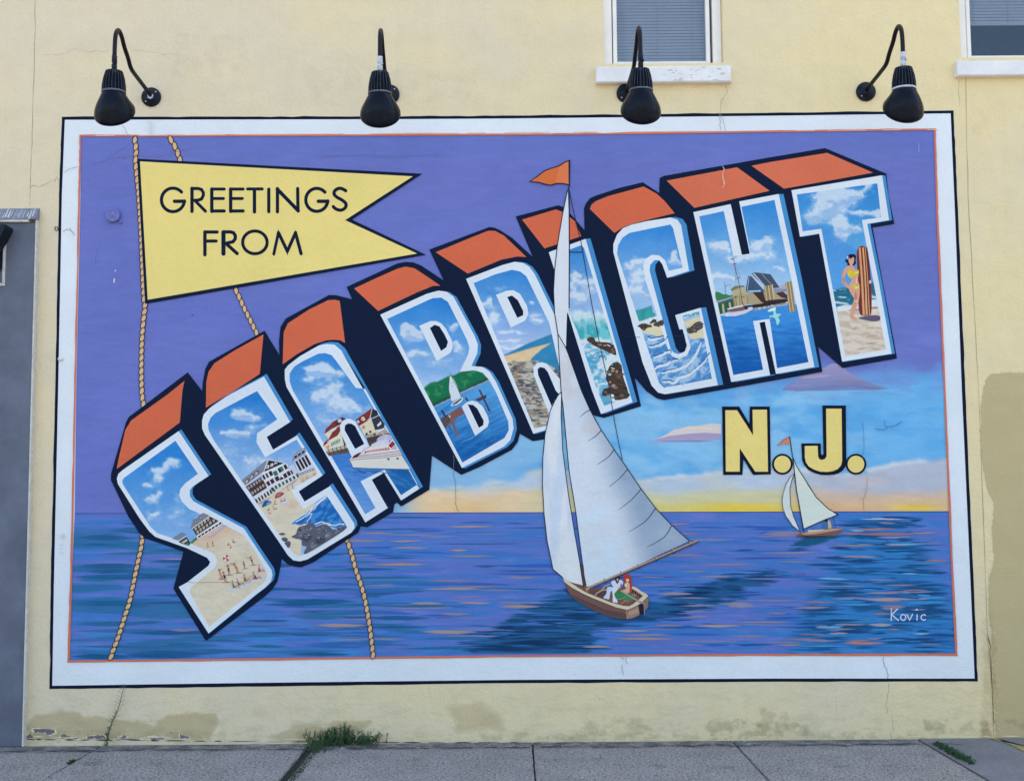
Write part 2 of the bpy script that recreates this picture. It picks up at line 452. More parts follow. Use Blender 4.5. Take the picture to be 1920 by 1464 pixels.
def clouds(X, Y, C, blobs, seed, sc=16, amp=1.2, white=(206, 223, 244), shade=(158, 192, 236)):

    wx = X + (fbm(X, Y, 16, seed=seed+1)-0.5)*18; wy = Y + (fbm(X, Y, 16, 12, seed=seed+2)-0.5)*14
    def field(dy):
        f = np.zeros(X.shape)
        for b in blobs:
            cx, cy, rx, ry = b[:4]; st = b[4] if len(b) > 4 else 1
            f = f + st*np.exp(-1.25*(((wx-cx)/rx)**2+((wy+dy-cy)/ry)**2))
        return f
    nz = (fbm(X, Y, 11, 8, 5, seed, .6)-0.5)*0.75
    v = field(0) + nz; m = ss(v, 0.36, 0.62)
    m = np.maximum(m, 0.45*ss(v, 0.16, 0.5))        # thin veil round the thick of the cloud
    lit = field(4)-field(-4)
    sh = lit*0.9 + (fbm(X, Y, 9, 7, 4, seed+5)-0.5)*1.1 + 0.12
    wc = lerp(shade, white, ss(sh, -0.22, 0.2))
    t = m[..., None]
    return C*(1-t*0.88) + wc*t*0.88
def skyg(X, Y, y0, y1, top=(42, 128, 214), bot=(138, 182, 236), seed=1):
    n = (fbm(X, Y, 40, 24, seed=seed)-0.5)*0.25
    return lerp(top, bot, np.clip((Y-y0)/(y1-y0)+n, 0, 1))
def brush(X, Y, C, amt=0.06, sx=10, sy=2.2, seed=4):
    return C*(1+(fbm(X, Y, sx, sy, 3, seed)-0.5)[..., None]*2*amt)
NAVY = (3, 25, 56); OR = (205, 104, 76); WH = (211, 226, 246); BEV = (66, 140, 208)
YEL = (226, 212, 128)

# ================================================================== STRUCTURE
# --- ground
g = MB(); g.add([(-400,-400,GZ-0.125),(400,-400,GZ-0.125),(400,400,GZ-0.125),(-400,400,GZ-0.125)], [(0,1,2,3)])
tag(g.build('street', ASPH), kind='structure')
pave = empty('pavement', (0, -1, GZ)); tag(pave, kind='structure')
g = MB(); g.box((-16, -2.62, GZ-0.12), (16, -0.001, GZ-0.018)); g.build('joint_filling', DIRT, pave)
def slab(x0, x1, y0, y1, name='slab', mat=None, tilt=0.0, rag=False):
    m = MB(); c = 0.006; z = GZ; k = MB()
    lo = [(x0, y0), (x1, y0), (x1, y1), (x0, y1)]
    # edges chipped a little: several points along each side
    P = []
    for i in range(4):
        a = lo[i]; b = lo[(i+1) % 4]; n = 14 if i % 2 == 0 else 40
        for j in range(n):
            t = j/n; x = a[0]+(b[0]-a[0])*t; y = a[1]+(b[1]-a[1])*t
            d = random.uniform(0, 0.005 if (i % 2 == 0 or not rag) else 0.022)
            nx, ny = [(0, 1), (-1, 0), (0, -1), (1, 0)][i]
            P.append((x+nx*d, y+ny*d))
    cx, cy = (x0+x1)/2, (y0+y1)/2
    inn = [(cx+(x-cx)*(1-c*2/(x1-x0)), cy+(y-cy)*(1-c*2/(y1-y0))) for x, y in P]
    m.rings([[(x, y, z-0.09) for x, y in P], [(x, y, z-0.005) for x, y in P], [(x, y, z+tilt) for x, y in inn]])
    return m.build(name, mat or SLAB, pave)
jx = [atg(px, 1391, GZ).x for px in (200, 590, 998, 1376, 1730)]
jx = [jx[0]-6.0, jx[0]-4.5, jx[0]-3.0, jx[0]-1.5] + jx
for i in range(len(jx)-1):
    gl = 0.003 if i != 3 else 0.006; gr = 0.003
    if i == 4: gr = 0.030
    if i == 5: gl = 0.024
    if i == 4: gl = 0.006
    slab(jx[i]+gl, jx[i+1]-gr, -1.42, -0.018, tilt=random.uniform(-.001, .002), rag=i in (4, 5) and False)
    slab(jx[i]+gl, jx[i+1]-gr, -2.44, -1.44)
g = MB(); g.box((jx[-1]+0.007, -2.44, GZ-0.09), (jx[-1]+6, -0.018, GZ+0.003)); g.build('driveway', DRIVE, pave)
for i in range(-5, 6):
    g = MB(); g.bbox((i*2.4+0.006, -2.62, GZ-0.12), (i*2.4+2.394, -2.45, GZ), 0.012)
    tag(g.build('kerbstone', SLAB, pave))
# worn yellow line on the driveway
p = [atg(1852, 1385, GZ), atg(1868, 1385, GZ), atg(1950, 1424, GZ), atg(1950, 1407, GZ)]
g = MB(); g.add([(a.x, a.y, GZ+0.007) for a in p], [(0, 1, 2, 3)]); g.build('yellow_line', YELLOW, pave)
# dark dirt drifts lying in front of the wall
random.seed(3)
m = MB()
for k in range(150):
    x = random.uniform(-4.4, 3.1); y = -0.21 + random.gauss(0, 0.018); L = random.uniform(0.02, 0.10)
    pts = [(x + L*math.cos(a)*random.uniform(.5, 1), y + 0.012*math.sin(a)*random.uniform(.4, 1.2)) for a in [i*math.pi/4 for i in range(8)]]
    m.add([(a, b, GZ+0.0032+k*0.00001) for a, b in pts], [tuple(range(8))])
o = m.build('grit', simple('grit_dirt', (0.075, 0.078, 0.075), 0.95, var=0.4, scale=60), pave); tag(o, kind='stuff')

# --- building
bld = empty('building', (0, 0, GZ))
tag(bld, 'long cream painted stucco building wall that carries the mural', 'building')
w1 = (at(1132, 90).x, at(1356, 90).x, at(1240, 119).z)
w2 = (at(1801, 80).x, at(1801, 80).x + (w1[1]-w1[0]), at(1860, 108).z)
XL, XR, ZT, WH_ = -15.0, 14.0, GZ + 7.6, 1.5
xs = [XL, w1[0], w1[1], w2[0], w2[1], XR]
m = MB()
for i in range(5):
    a, b = xs[i], xs[i+1]
    if i in (1, 3):
        zb = (w1 if i == 1 else w2)[2]
        m.box((a, 0, GZ-0.3), (b, 0.3, zb)); m.box((a, 0, zb+WH_), (b, 0.3, ZT))
    else: m.box((a, 0, GZ-0.3), (b, 0.3, ZT))
m.build('wall', WALL, bld)
m = MB(); m.box((XL, 0.301, ZT-0.25), (XR, 11, ZT-0.05)); m.box((XL, 0.301, GZ-0.3), (XL+0.3, 11, ZT-0.26)); m.box((XR-0.3, 0.301, GZ-0.3), (XR, 11, ZT-0.26)); m.box((XL, 11.001, GZ-0.3), (XR, 11.3, ZT-0.05))
m.build('unseen_shell', WALL, bld)  # unseen top, sides and back, added so that no sun leaks through
# windows
def window(wn, blind_z, right_dirt):
    x0, x1, zb = wn; zt = zb + WH_
    f = MB(); d = 0.055                      # frame face sits back from the wall
    tw = (x1-x0)
    f.bbox((x0+0.001, d, zb), (x0+tw*0.075, d+0.08, zt-0.001)); f.bbox((x1-tw*0.075, d, zb), (x1-0.001, d+0.08, zt-0.001))
    f.bbox((x0+tw*0.0755, d, zb), (x1-tw*0.0755, d+0.08, zb+0.016)); f.bbox((x0+tw*0.0755, d, zt-0.08), (x1-tw*0.0755, d+0.08, zt-0.001))
    win = f.build('window', WHITE, bld)
    s = MB(); a, b = x0+tw*0.085, x1-tw*0.095; q = 0.022; zs = zb+0.018
    s.bbox((a, d+0.015, zs), (a+q+0.008, d+0.06, zt-0.09)); s.bbox((b-q-0.008, d+0.015, zs), (b, d+0.06, zt-0.09))
    s.bbox((a+q+0.009, d+0.017, zs), (b-q-0.009, d+0.06, zs+0.022)); s.bbox((a+q+0.009, d+0.017, zb+0.76), (b-q-0.009, d+0.06, zb+0.80))
    s.build('sash', WHITE, win)
    s = MB(); s.add([(a+q+0.009, d+0.04, zs+0.023), (b-q-0.009, d+0.04, zs+0.023), (b-q-0.009, d+0.04, zt-0.095), (a+q+0.009, d+0.04, zt-0.095)], [(0,1,2,3)])
    s.build('pane', GLASS, win)
    s = MB(); z = max(blind_z, zs+0.02); zz = z
    while zz < zt-0.1:
        s.add([(a+0.02, d+0.085, zz), (b-0.02, d+0.085, zz), (b-0.02, d+0.089, zz+0.0225), (a+0.02, d+0.089, zz+0.0225)], [(0,1,2,3)])
        zz += 0.0238
    for t in (0.12, 0.47, 0.83):
        xx = a + (b-a)*t; s.box((xx-0.0010, d+0.080, z), (xx+0.0012, d+0.083, zt-0.1))
    s.box((a+0.02, d+0.083, z-0.014), (b-0.02, d+0.097, z-0.001))
    bo = s.build('blind', BLIND, win); tag(bo, kind='stuff')
    s = MB(); s.box((x0-0.3, 0.9, zb-0.3), (x1+0.3, 0.92, zt+0.3)); s.box((x0-0.3, 0.32, zb-0.3), (x1+0.3, 0.9, zb-0.28))
    s.build('room', ROOM, win)
    return win
wo1 = window(w1, 0, True); tag(wo1, 'window with closed grey blind')
wo2 = window(w2, at(1870, 31).z, False); tag(wo2, 'window at the edge with half raised blind')
def sill(px0, px1, py0, py1, par):
    a = at(px0, py1, -0.06); b = at(px1, py0, -0.06); m = MB(); m.bbox((a.x, -0.06, a.z), (b.x, 0.054, b.z), 0.008); c = MB()
    # chips of old paint standing proud on the face
    for k in range(26):
        x = random.uniform(a.x+(b.x-a.x)*0.5, b.x-0.03); z = random.uniform(a.z+0.012, b.z-0.012); r = random.uniform(0.008, 0.03)
        c.add([(x+r*math.cos(t)*random.uniform(.5,1), -0.0606-k*0.00002, z+0.35*r*math.sin(t)*random.uniform(.5,1)) for t in [i*math.pi/3 for i in range(6)]], [tuple(range(6))])
    o = c.build('chipped_paint', CHIP, par); tag(o, kind='stuff'); m.build('sill', SILL, par)
sill(1118, 1371, 123, 155, wo1); sill(1795, 2047, 112, 142, wo2)

# control joints, cracks
def crackpath(pts, jit=1.5, k=5):
    out = []
    for i in range(len(pts)-1):
        for j in range(k):
            t = j/k; out.append((pts[i][0]*(1-t)+pts[i+1][0]*t+random.gauss(0, jit)*(j > 0), pts[i][1]*(1-t)+pts[i+1][1]*t+random.gauss(0, jit)*(j > 0)))
    out.append(pts[-1]); return out
cracks = [([(66,0),(64,140),(60,250),(57,340),(56,385)], .5, 1.0), ([(1811,146),(1815,366),(1830,640),(1836,760),(1845,1000),(1852,1200),(1860,1290),(1864,1385)], .5, 1.1),
          ([(85,103),(110,104),(140,92),(170,97),(205,96)], 1, .6), ([(248,94),(290,99),(335,104)], 1, .6),
          ([(56,352),(80,348),(100,338),(112,336)], 1.5, .9), ([(1798,150),(1799,200)], 1, .7), ([(1360,160),(1363,175),(1352,190),(1350,212)], .8, .8),
          ([(1666,1281),(1665,1300),(1662,1318),(1663,1336)], 1, .9), ([(1672,1340),(1676,1370)], .8, .7), ([(1566,1305),(1570,1335)], .8, .6), ([(804,1285),(805,1298)], .5, .6),
          ([(1670,1372),(1672,1386)], .8, .9), ([(1850,1079),(1880,1078),(1925,1078)], .5, .55), ([(1352,1180),(1352,1181)], .1, .1)]
a = Art(0.3)
for p, j, wd in cracks:
    cp = crackpath(p, j); a.line(cp, [wd*random.uniform(.35, 1.15) for _ in cp], (150, 143, 120) if wd > .65 else (178, 170, 148), cap=False)
a.line(crackpath([(1853,1195),(1858,1235),(1862,1330),(1864,1355)], .9), [1.6, 2.2, 1.4, 1.8, 1, 1.5, 2.4, 1.8, 1, 1, 1.4, 2, 1, 1, 2, 1], (120, 92, 66), cap=False)
o = a.build('crack', bld, PATCH); tag(o, kind='stuff')
# repaint patches (real patches of another paint batch, brushed with uneven edges)
def roughen(pts, amp=3.0, k=9, sd=1):
    random.seed(sd); c = catmull(pts, k); return [(x+random.gauss(0, amp*0.4), y+random.gauss(0, amp*0.4)) for x, y in c]
patchgrid('repaint_patch', [(1847,712),(1860,703),(1882,700),(1935,697),(1945,900),(1945,1384),(1900,1384),(1866,1384),(1858,1200),(1852,1100),(1862,1060),(1862,944),(1850,917),(1840,867),(1838,760)], (196, 190, 154), bld, 3, 5, .62, 30, 2.5, seed=3)
q = cr(0, 1098, 4)
patchgrid('repaint_patch', q([(195,1040),(260,965),(440,938),(600,945),(620,985),(740,992),(840,1003),(1060,1010),(1150,1045),(1210,985),(1400,950),(1620,955),(1640,1030),(1560,1140),(1000,1155),(190,1150)]), (190, 186, 152), bld, 6, 8, .4, 34, 2, seed=5)
q = cr(480, 1098, 4)
patchgrid('repaint_patch', q([(90,1130),(300,1035),(520,1045),(580,1005),(740,1010),(860,1020),(780,1095),(560,1150),(300,1190)]), (192, 188, 156), bld, 8, 9, .34, 34, 2, seed=8)
patchgrid('repaint_patch', [(836,1325),(900,1316),(932,1328),(945,1365),(860,1372)], (196, 192, 164), bld, 16, 10, .28, 30, 2, seed=9)
patchgrid('repaint_patch', [(1838,1352),(1852,1350),(1858,1378),(1842,1384)], (188, 178, 134), bld, 8, 5, .5, 14, 1.5, seed=10)
patchgrid('repaint_patch', [(1843,1190),(1858,1185),(1868,1200),(1866,1384),(1838,1384),(1842,1300)], (192, 187, 158), bld, 10, 7, .18, 26, 2, seed=11)
# peeling paint along the foot of the wall
a = Art(0.5); q = cr(0, 1098, 4); random.seed(12)
def peel(pts, sd):
    random.seed(sd); P = q(pts); c = [sum(p[0] for p in P)/len(P), sum(p[1] for p in P)/len(P)]
    J = lambda P, s, am: [(c[0]+(x-c[0])*s+random.gauss(0, am), c[1]+(y-c[1])*s+random.gauss(0, am)) for x, y in P]
    D = []
    for i in range(len(P)):
        x0, y0 = P[i]; x1, y1 = P[(i+1) % len(P)]
        for k in range(5): D.append((x0+(x1-x0)*k/5, y0+(y1-y0)*k/5))
    a.poly(J(D, 1.22, .9), (216, 212, 186)); a.poly(J(D, 1.0, .9), (112, 108, 128))
peel([(250,1070),(330,1073),(400,1075),(412,1100),(370,1120),(320,1098),(258,1097)], 1)
peel([(190,1142),(196,1120),(230,1108),(250,1140)], 2); peel([(450,1112),(480,1118),(530,1140),(460,1142)], 3)
peel([(650,1128),(700,1120),(780,1120),(790,1140),(660,1146)], 4); peel([(1120,1132),(1220,1128),(1240,1145),(1130,1152)], 5)
peel([(1350,1112),(1390,1122),(1422,1130),(1420,1145),(1350,1142)], 6); peel([(540,1138),(600,1134),(640,1146),(560,1150)], 7); peel([(860,1138),(930,1122),(960,1132),(900,1146)], 8)
peel([(1270,1085),(1300,1090),(1290,1112)], 9); peel([(840,1150),(1000,1146),(1100,1155),(900,1160)], 10)
o = a.build('peeling_paint', bld, PATCH); tag(o, kind='stuff')
a = Art(0.6)      # broken plaster edge along the pavement
x = 50; random.seed(21)
while x < 1920:
    L = random.uniform(8, 60); h = random.uniform(0.6, 2.6); yb = 1393 - 7*abs((x-900)/960)**1.5
    a.lens(x+L/2, yb-h*0.3-1.0, L, h, (56, 60, 58)); x += L*random.uniform(.9, 1.7)
x = 60
while x < 1900:
    L = random.uniform(15, 80); yb = 1388 - 7*abs((x-900)/960)**1.5
    a.lens(x+L/2, yb-random.uniform(0, 3), L, random.uniform(1, 2.6), (214, 212, 190)); x += L*random.uniform(1.2, 3.5)
o = a.build('chipped_edge', bld, PATCH); tag(o, kind='stuff')
# grime smudges, soft drifts of dirt in the stucco
for k, (P, c, am, th) in enumerate((([(1330,1350),(1500,1352),(1530,1384),(1320,1386)], (120, 122, 92), .8, .12), ([(1100,1340),(1200,1345),(1250,1384),(1080,1384)], (140, 144, 116), .6, .12), ([(1730,1345),(1830,1350),(1826,1370),(1735,1372)], (120, 120, 104), .7, .08),
    ([(900,1374),(1760,1372),(1760,1388),(900,1390)], (142, 144, 118), .6, .1), ([(1870,1352),(1930,1350),(1930,1372),(1875,1370)], (120, 120, 100), .7, .08), ([(1425,1325),(1475,1315),(1480,1370),(1420,1372)], (140, 138, 100), .6, .1),
    ([(1840,1140),(1862,1140),(1860,1300),(1846,1300)], (170, 160, 120), .4, .15), ([(560,1365),(720,1362),(720,1390),(560,1392)], (130, 134, 112), .5, .12), ([(60,1368),(420,1370),(420,1390),(60,1388)], (140, 138, 112), .5, .1),
    ([(276,205),(292,205),(290,262),(278,262)], (150, 150, 150), .35, .2), ([(1345,158),(1368,158),(1366,215),(1350,215)], (176, 168, 140), .4, .2), ([(1822,160),(1850,230),(1840,260),(1815,250)], (176, 170, 146), .4, .12),
    ([(-20,200),(14,205),(12,260),(-20,270)], (180, 174, 156), .4, .15), ([(1118,158),(1371,158),(1371,172),(1118,172)], (184, 176, 140), .35, .2), ([(330,60),(460,70),(470,140),(320,150)], (196, 190, 172), .5, .15), ([(560,120),(900,130),(880,190),(590,200)], (190, 192, 176), .45, .2))):
    o = patchgrid('grime', P, c, bld, 9, 9, am*(.25 if k < 9 else .10), 22, 2, layer=.2 if k != 9 else 1.5, seed=40+k, thin=th, sy=16); tag(o, kind='stuff')
# --- shopfront beside the mural
sf = empty('shopfront', (at(20, 1380).x, 0, GZ)); tag(sf, 'grey painted shopfront surround with metal flashing left of the mural', 'shopfront')
xr = at(60, 700, -0.05).x; zt = at(40, 418, -0.05).z
m = MB(); m.bbox((xr-3.2, -0.05, GZ+0.002), (xr-0.003, 0.0, zt), 0.003); m.build('panel', GREYP, sf)
m = MB(); m.bbox((xr-0.002, -0.058, GZ+0.002), (xr+0.010, 0.0, zt+0.02), 0.003); m.build('edge_trim', TRIMG, sf)
m = MB(); m.bbox((xr-3.2, -0.075, zt+0.001), (xr-0.045, 0.0, zt+0.020), 0.003); m.build('ledge', TRIMG, sf)
zc = at(40, 387, -0.07).z
m = MB(); m.add([(xr-3.2, -0.078, zt+0.021), (xr+0.006, -0.078, zt+0.021), (xr+0.006, -0.003, zc), (xr-3.2, -0.003, zc)], [(0,1,2,3)])
m.add([(xr+0.006, -0.078, zt+0.021), (xr+0.006, -0.001, zt+0.021), (xr+0.006, -0.001, zc)], [(0,1,2)])
m.build('flashing', FLASH, sf)
m = MB(); random.seed(5)
for k in range(16):
    x = xr - 0.03 - k*0.021 + random.uniform(-.006, .006); ww = random.uniform(.003, .012); t0, t1 = random.uniform(0, .3), random.uniform(.6, 1)
    P = lambda x, t: (x, -0.0786-0.0001+0.075*t, zt+0.021+(zc-zt-0.021)*t)
    m.add([P(x, t0), P(x+ww, t0), P(x+ww*.8, t1), P(x+.002, t1)], [(0,1,2,3)])
o = m.build('paint_streaks', TRIMG, sf); tag(o, kind='stuff')
a0 = at(9, 536, -0.055); a1 = at(9, 424, -0.055)
m = MB(); m.bbox((a0.x-0.6, -0.062, a0.z), (a0.x, -0.0505, a0.z+0.02), 0.002); m.bbox((a0.x-0.018, -0.063, a0.z+0.021), (a0.x, -0.0505, a1.z), 0.002); m.build('shop_window_frame', TRIMG, sf)
m = MB(); m.box((a0.x-0.6, -0.056, a0.z+0.021), (a0.x-0.019, -0.0505, a1.z)); m.build('shop_window_glass', DARKG, sf)
A_ = [at(-70, 420, -0.2), at(10, 421, -0.2), at(9, 428, -0.2), at(0, 446, -0.2), at(-70, 560, -0.2)]
m = MB(); m.rings([[(p.x, -0.064, p.z) for p in A_], [(p.x, -0.2, p.z) for p in A_]]); m.build('awning_corner', BLACKW, sf)  # black fabric wedge, the corner of an awning

# ================================================================== LAMPS
BZ = at(284, 183).z
def lamp_parts():
    """gooseneck lamp in local space: wall plate at the origin, arm reaches towards -y"""
    out = {}
    bp_ = at(284, 183)
    m = MB(); m.lathe((0, 0, 0), [(0.071, -0.001), (0.071, 0.012), (0.066, 0.018), (0.03, 0.022), (0.028, 0.03), (0.0, 0.031)], 'y', 28, True, False); out['wall_plate'] = (m, BLACKW, True)
    for k in range(4):
        a = math.pi/4 + k*math.pi/2; m = MB(); m.lathe((0.05*math.cos(a), -0.0175, 0.05*math.sin(a)), [(0.006, 0), (0.005, 0.003), (0.0, 0.0035)], 'y', 8, True, False)
        out['plate_screw' + '.00%d' % k] = (m, BLACKW if k % 2 else WORN, True)
    prof = [(284,183,0), (279,175,-.06), (268,162,-.19), (254,145,-.355), (246,134,-.455), (241,125,-.51), (237,109,-.565), (232,88,-.65), (226,69,-.71), (219,57.5,-.775), (213.5,62,-.825), (211.5,77,-.845), (211.5,106,-.85)]
    P = []
    for px, py, y in prof: v = at(px, py, y); P.append((0.0, y, v.z - BZ))
    Pc = []
    yz = catmull([(p[1], p[2]) for p in P], 5, False)
    Pc = [(0, -0.018, 0)] + [(0, a, b) for a, b in yz[3:]]
    m = MB(); m.tube(Pc, 0.0145, 12); out['gooseneck_arm'] = (m, PIPE, True)
    yh = -0.85; zk = at(213, 105, yh).z - BZ; zh = at(213, 133.5, yh).z - BZ; zs = at(213, 174, yh).z - BZ
    m = MB(); m.lathe((0, yh, zh), [(0.017, 0), (0.018, (zk-zh)*.42), (0.0135, (zk-zh)*.45), (0.0135, (zk-zh)*.55), (0.0175, (zk-zh)*.58), (0.0175, (zk-zh))], 'z', 14)
    m.lathe((0.016, yh-0.004, zh+(zk-zh)*.5), [(0.006, 0), (0.006, 0.02)], 'y', 8); out['swivel_joint'] = (m, BLACKW, True)
    H = zh - zs
    m = MB(); m.lathe((0, yh, zs), [(0.062, 0), (0.061, H*0.3), (0.053, H*0.68), (0.044, H*0.97), (0.020, H)], 'z', 28)
    out['heat_sink'] = (m, BLACK, True)
    m = MB()
    for k in range(22):
        a = 2*math.pi*k/22; ca, sa = math.cos(a), math.sin(a); th = 0.0035
        pr = [(0.078, 0.004), (0.0765, H*0.32), (0.069, H*0.65), (0.056, H*0.97), (0.046, H*1.0)]
        V = []
        for r, h in pr:
            for sgn in (-1, 1): V.append((r*ca - sgn*th*sa*0.6, yh + r*sa + sgn*th*ca*0.6, zs+h))
        for r, h in pr:
            for sgn in (-1, 1): V.append(((r-0.018)*ca - sgn*th*sa*0.6, yh + (r-0.018)*sa + sgn*th*ca*0.6, zs+h-0.001))
        F = []
        for i in range(4):
            b = i*2; F += [(b, b+1, b+3, b+2), (b, b+2, 10+b+2, 10+b), (b+1, 11+b, 13+b, b+3)]
        F += [(8, 9, 19, 18), (0, 10, 11, 1)]
        m.add(V, F)
    out['cooling_fins'] = (m, FINS, False)
    m = MB(); m.lathe((0, yh, zs), [(0.0785, -0.006), (0.0795, 0.0), (0.0785, 0.006)], 'z', 32); out['collar_band'] = (m, GREYBAND, True)
    m = MB(); n = 40; rings = []; K = 12; inner = []
    for k in range(K+1):
        t = k/K; r = 0.076 + 0.058*math.sin(t*math.pi/2)**1.12; al = R_(54)*t**1.2; cz = zs-0.007-0.126*t**0.95; cyy = yh+0.03*t
        mk = lambda r: [(r*math.cos(2*math.pi*j/n), cyy+r*math.sin(2*math.pi*j/n)*math.cos(al), cz+r*math.sin(2*math.pi*j/n)*math.sin(al)) for j in range(n)]
        rings.append(mk(r)); inner.append(mk(r-0.004))
    m.rings(rings + inner[::-1][:-1], True, False); out['lamp_shade'] = (m, BLACK, True)
    return out
LP = lamp_parts(); proto = None
lamps = [(284, 183, 0.0, 'leftmost black gooseneck lamp, with worn silver paint at its wall plate hub', False),
         (731, 178, 1.2, 'second black gooseneck lamp from the left, white painted swivel, above the banner tip', True),
         (1174, 176, 1.2, 'black gooseneck lamp hanging in front of the window with the closed blind', False),
         (1623, 173, 0.5, 'rightmost black gooseneck lamp, with white swivel and pale collar band', True)]
for i, (px, py, rz, lab, wh) in enumerate(lamps):
    b = at(px, py); b.y = 0
    if i == 0:
        r = empty('gooseneck_lamp', b)
        for k, (mm, mat, smo) in LP.items(): mm.build(k.split('.')[0], mat, None, None, smo).parent = r
        proto = r
    else:
        r = proto.copy(); COL.objects.link(r); r.location = b
        for ch in [c for c in proto.children if not c.name.startswith('plate_hub')]:
            c = ch.copy(); COL.objects.link(c); c.parent = r
            c.name = ch.name
            if wh and ch.name.startswith('swivel_joint'):
                c.data = ch.data.copy(); c.data.materials.clear(); c.data.materials.append(WORN); tag(c, 'white painted swivel joint')
            if i == 3 and ch.name.startswith('collar_band'):
                c.data = ch.data.copy(); c.data.materials.clear(); c.data.materials.append(WORN); tag(c, 'pale collar band')
    r.rotation_euler = (R_((0, 1.8, 1.0, 1.1)[i]), 0, R_(rz)); r.location.y = (0, -.003, -.002, -.002)[i]
    tag(r, lab, 'wall lamp', 'gooseneck lamps over the mural')
    if i == 0:
        m = MB(); m.lathe((0, -0.0205, 0), [(0.029, 0), (0.028, 0.006), (0.014, 0.014)], 'y', 14, True, True); hb = m.build('plate_hub', WORN, None, None, True); hb.parent = r; tag(hb, 'plate hub with worn silver paint')

# ================================================================== SMALL THINGS ON THE WALL
jb = empty('junction_box', at(213, 405) + Vector((0, 0, 0))); tag(jb, 'round junction box cover painted purple with the mural, left of the banner', 'junction box')
PURP = simple('mural_purple_paint', alb((104, 112, 188)), 0.6, var=0.05)
jc = at(213, 405)
m = MB(); m.lathe((jc.x, -0.001, jc.z), [(0.052, 0), (0.052, 0.022), (0.046, 0.030), (0.040, 0.031), (0.037, 0.027), (0.016, 0.028), (0.013, 0.034), (0.0, 0.035)], 'y', 28, True, False); m.build('cover', PURP, jb, None, True)
for a in (0.9, 2.3, 4.1, 5.4):
    m = MB(); m.lathe((jc.x+0.029*math.cos(a), -0.028, jc.z+0.029*math.sin(a)), [(0.006, 0), (0.005, 0.003), (0, 0.0032)], 'y', 8, True, False); m.build('screw', PURP, jb, None, True)
m = MB(); m.lathe((jc.x+0.055, -0.001, jc.z-0.048), [(0.011, 0), (0.010, 0.015), (0, 0.017)], 'y', 12, True, False); m.build('plug', PURP, jb, None, True)
hc = at(108, 431)
m = MB(); m.tube([(hc.x-0.006, -0.001, hc.z-0.008), (hc.x-0.012, -0.02, hc.z), (hc.x-0.006, -0.032, hc.z+0.016), (hc.x+0.006, -0.03, hc.z+0.016), (hc.x+0.010, -0.02, hc.z), (hc.x+0.012, -0.001, hc.z-0.012)], 0.0035, 8)
tag(m.build('wall_hook', BLACK, None, hc, True), 'small black wire hook on the mural border near the shopfront flashing', 'hook')
kc = at(114, 673)
m = MB(); m.lathe((kc.x, -0.005, kc.z), [(0.017, 0), (0.017, 0.008), (0.011, 0.013), (0.006, 0.02), (0, 0.021)], 'y', 16, True, False)
tag(m.build('wall_anchor', SILL, None, kc, True), 'small round white anchor cap low on the left mural border', 'wall anchor')

# ================================================================== WEEDS
random.seed(44)
def leaf(m, p, d, L, W):
    d = Vector(d).normalized(); s = d.cross(Vector((random.uniform(-1,1), random.uniform(-1,1), random.uniform(-1,1)))).normalized()
    q = d.cross(s) * (W*0.25); p = Vector(p)
    m.add([p, p+d*L*.45+s*W*.5+q, p+d*L, p+d*L*.45-s*W*.5+q], [(0,1,2),(0,2,3)])
def stem(ms, ml, base, d, L, nl, ll, lw, bend=0.3, r=0.0018, start=0.15):
    p = Vector(base); d = Vector(d).normalized(); pts = [p.copy()]; k = 9
    b = Vector((random.gauss(0, bend), random.gauss(0, bend*0.4), random.uniform(0, bend)))
    for i in range(k):
        d = (d + b/k + Vector((random.gauss(0, .06), random.gauss(0, .04), random.gauss(0, .04)))).normalized()
        p = p + d*(L/k)
        if p.y > -0.01: p.y = -0.01
        pts.append(p.copy())
    ms.tube(pts, [r*(1-0.6*i/k) for i in range(k+1)], 4)
    for j in range(nl):
        t = start + (1-start)*(j+random.random())/nl; f = t*k; i = min(int(f), k-1); q = pts[i].lerp(pts[i+1], f-i)
        a = random.uniform(0, 2*math.pi); dr = Vector((math.cos(a), -abs(math.sin(a))*0.8, random.uniform(.2, 1.0)))
        leaf(ml, q, dr, ll*random.uniform(.6, 1.2), lw*random.uniform(.7, 1.2))
wc = atg(640, 1396, GZ)
bush = empty('weed', wc); tag(bush, 'bushy green weed spreading at the foot of the wall below the border', 'weed')
ms, ml = MB(), MB()
def bx_(px): return at(px, 1393).x
tops = [(575,1369),(590,1385),(597,1380),(603,1370),(606,1366),(613,1372),(622,1360),(628,1366),(632,1358),(640,1354),(648,1349),(652,1362),(655,1370),(662,1378),(651,1352),(664,1365),(672,1372),(682,1376),(690,1374),(696,1383),(704,1376),(718,1372)]
for px, py in tops:
    for rep in range(3):
        tp = at(px+random.gauss(0, 3), py+abs(random.gauss(0, 6)), -0.03)
        bx = bx_(635) + (tp.x - bx_(635))*random.uniform(.55, .85); base = Vector((bx, random.uniform(-.09, -.02), GZ))
        v = tp - base; v.y = 0
        stem(ms, ml, base, v + Vector((0, -0.01, 0)), v.length, int(18+v.length*230), 0.016, 0.0055, 0.1)
for k in range(70):
    px = random.choice([random.gauss(615, 16), random.gauss(645, 20), random.gauss(690, 16)]); base = Vector((bx_(px), random.uniform(-.16, -.02), GZ))
    stem(ms, ml, base, (random.gauss(0, .5), random.uniform(-.6, 0), 1), random.uniform(.05, .12), 24, 0.015, 0.006, 0.3)
for k in range(46):     # creeping lobe towards the pavement joint
    px = random.gauss(596, 9); py = random.uniform(1398, 1413); b = atg(px, py, GZ)
    stem(ms, ml, b, (random.gauss(0, .8), random.uniform(-.8, .1), .7), random.uniform(.04, .09), 20, 0.014, 0.006, 0.3)
tag(ms.build('stems', LEAF2, bush), kind='stuff'); o = ml.build('leaves', LEAF, bush); tag(o, kind='stuff')
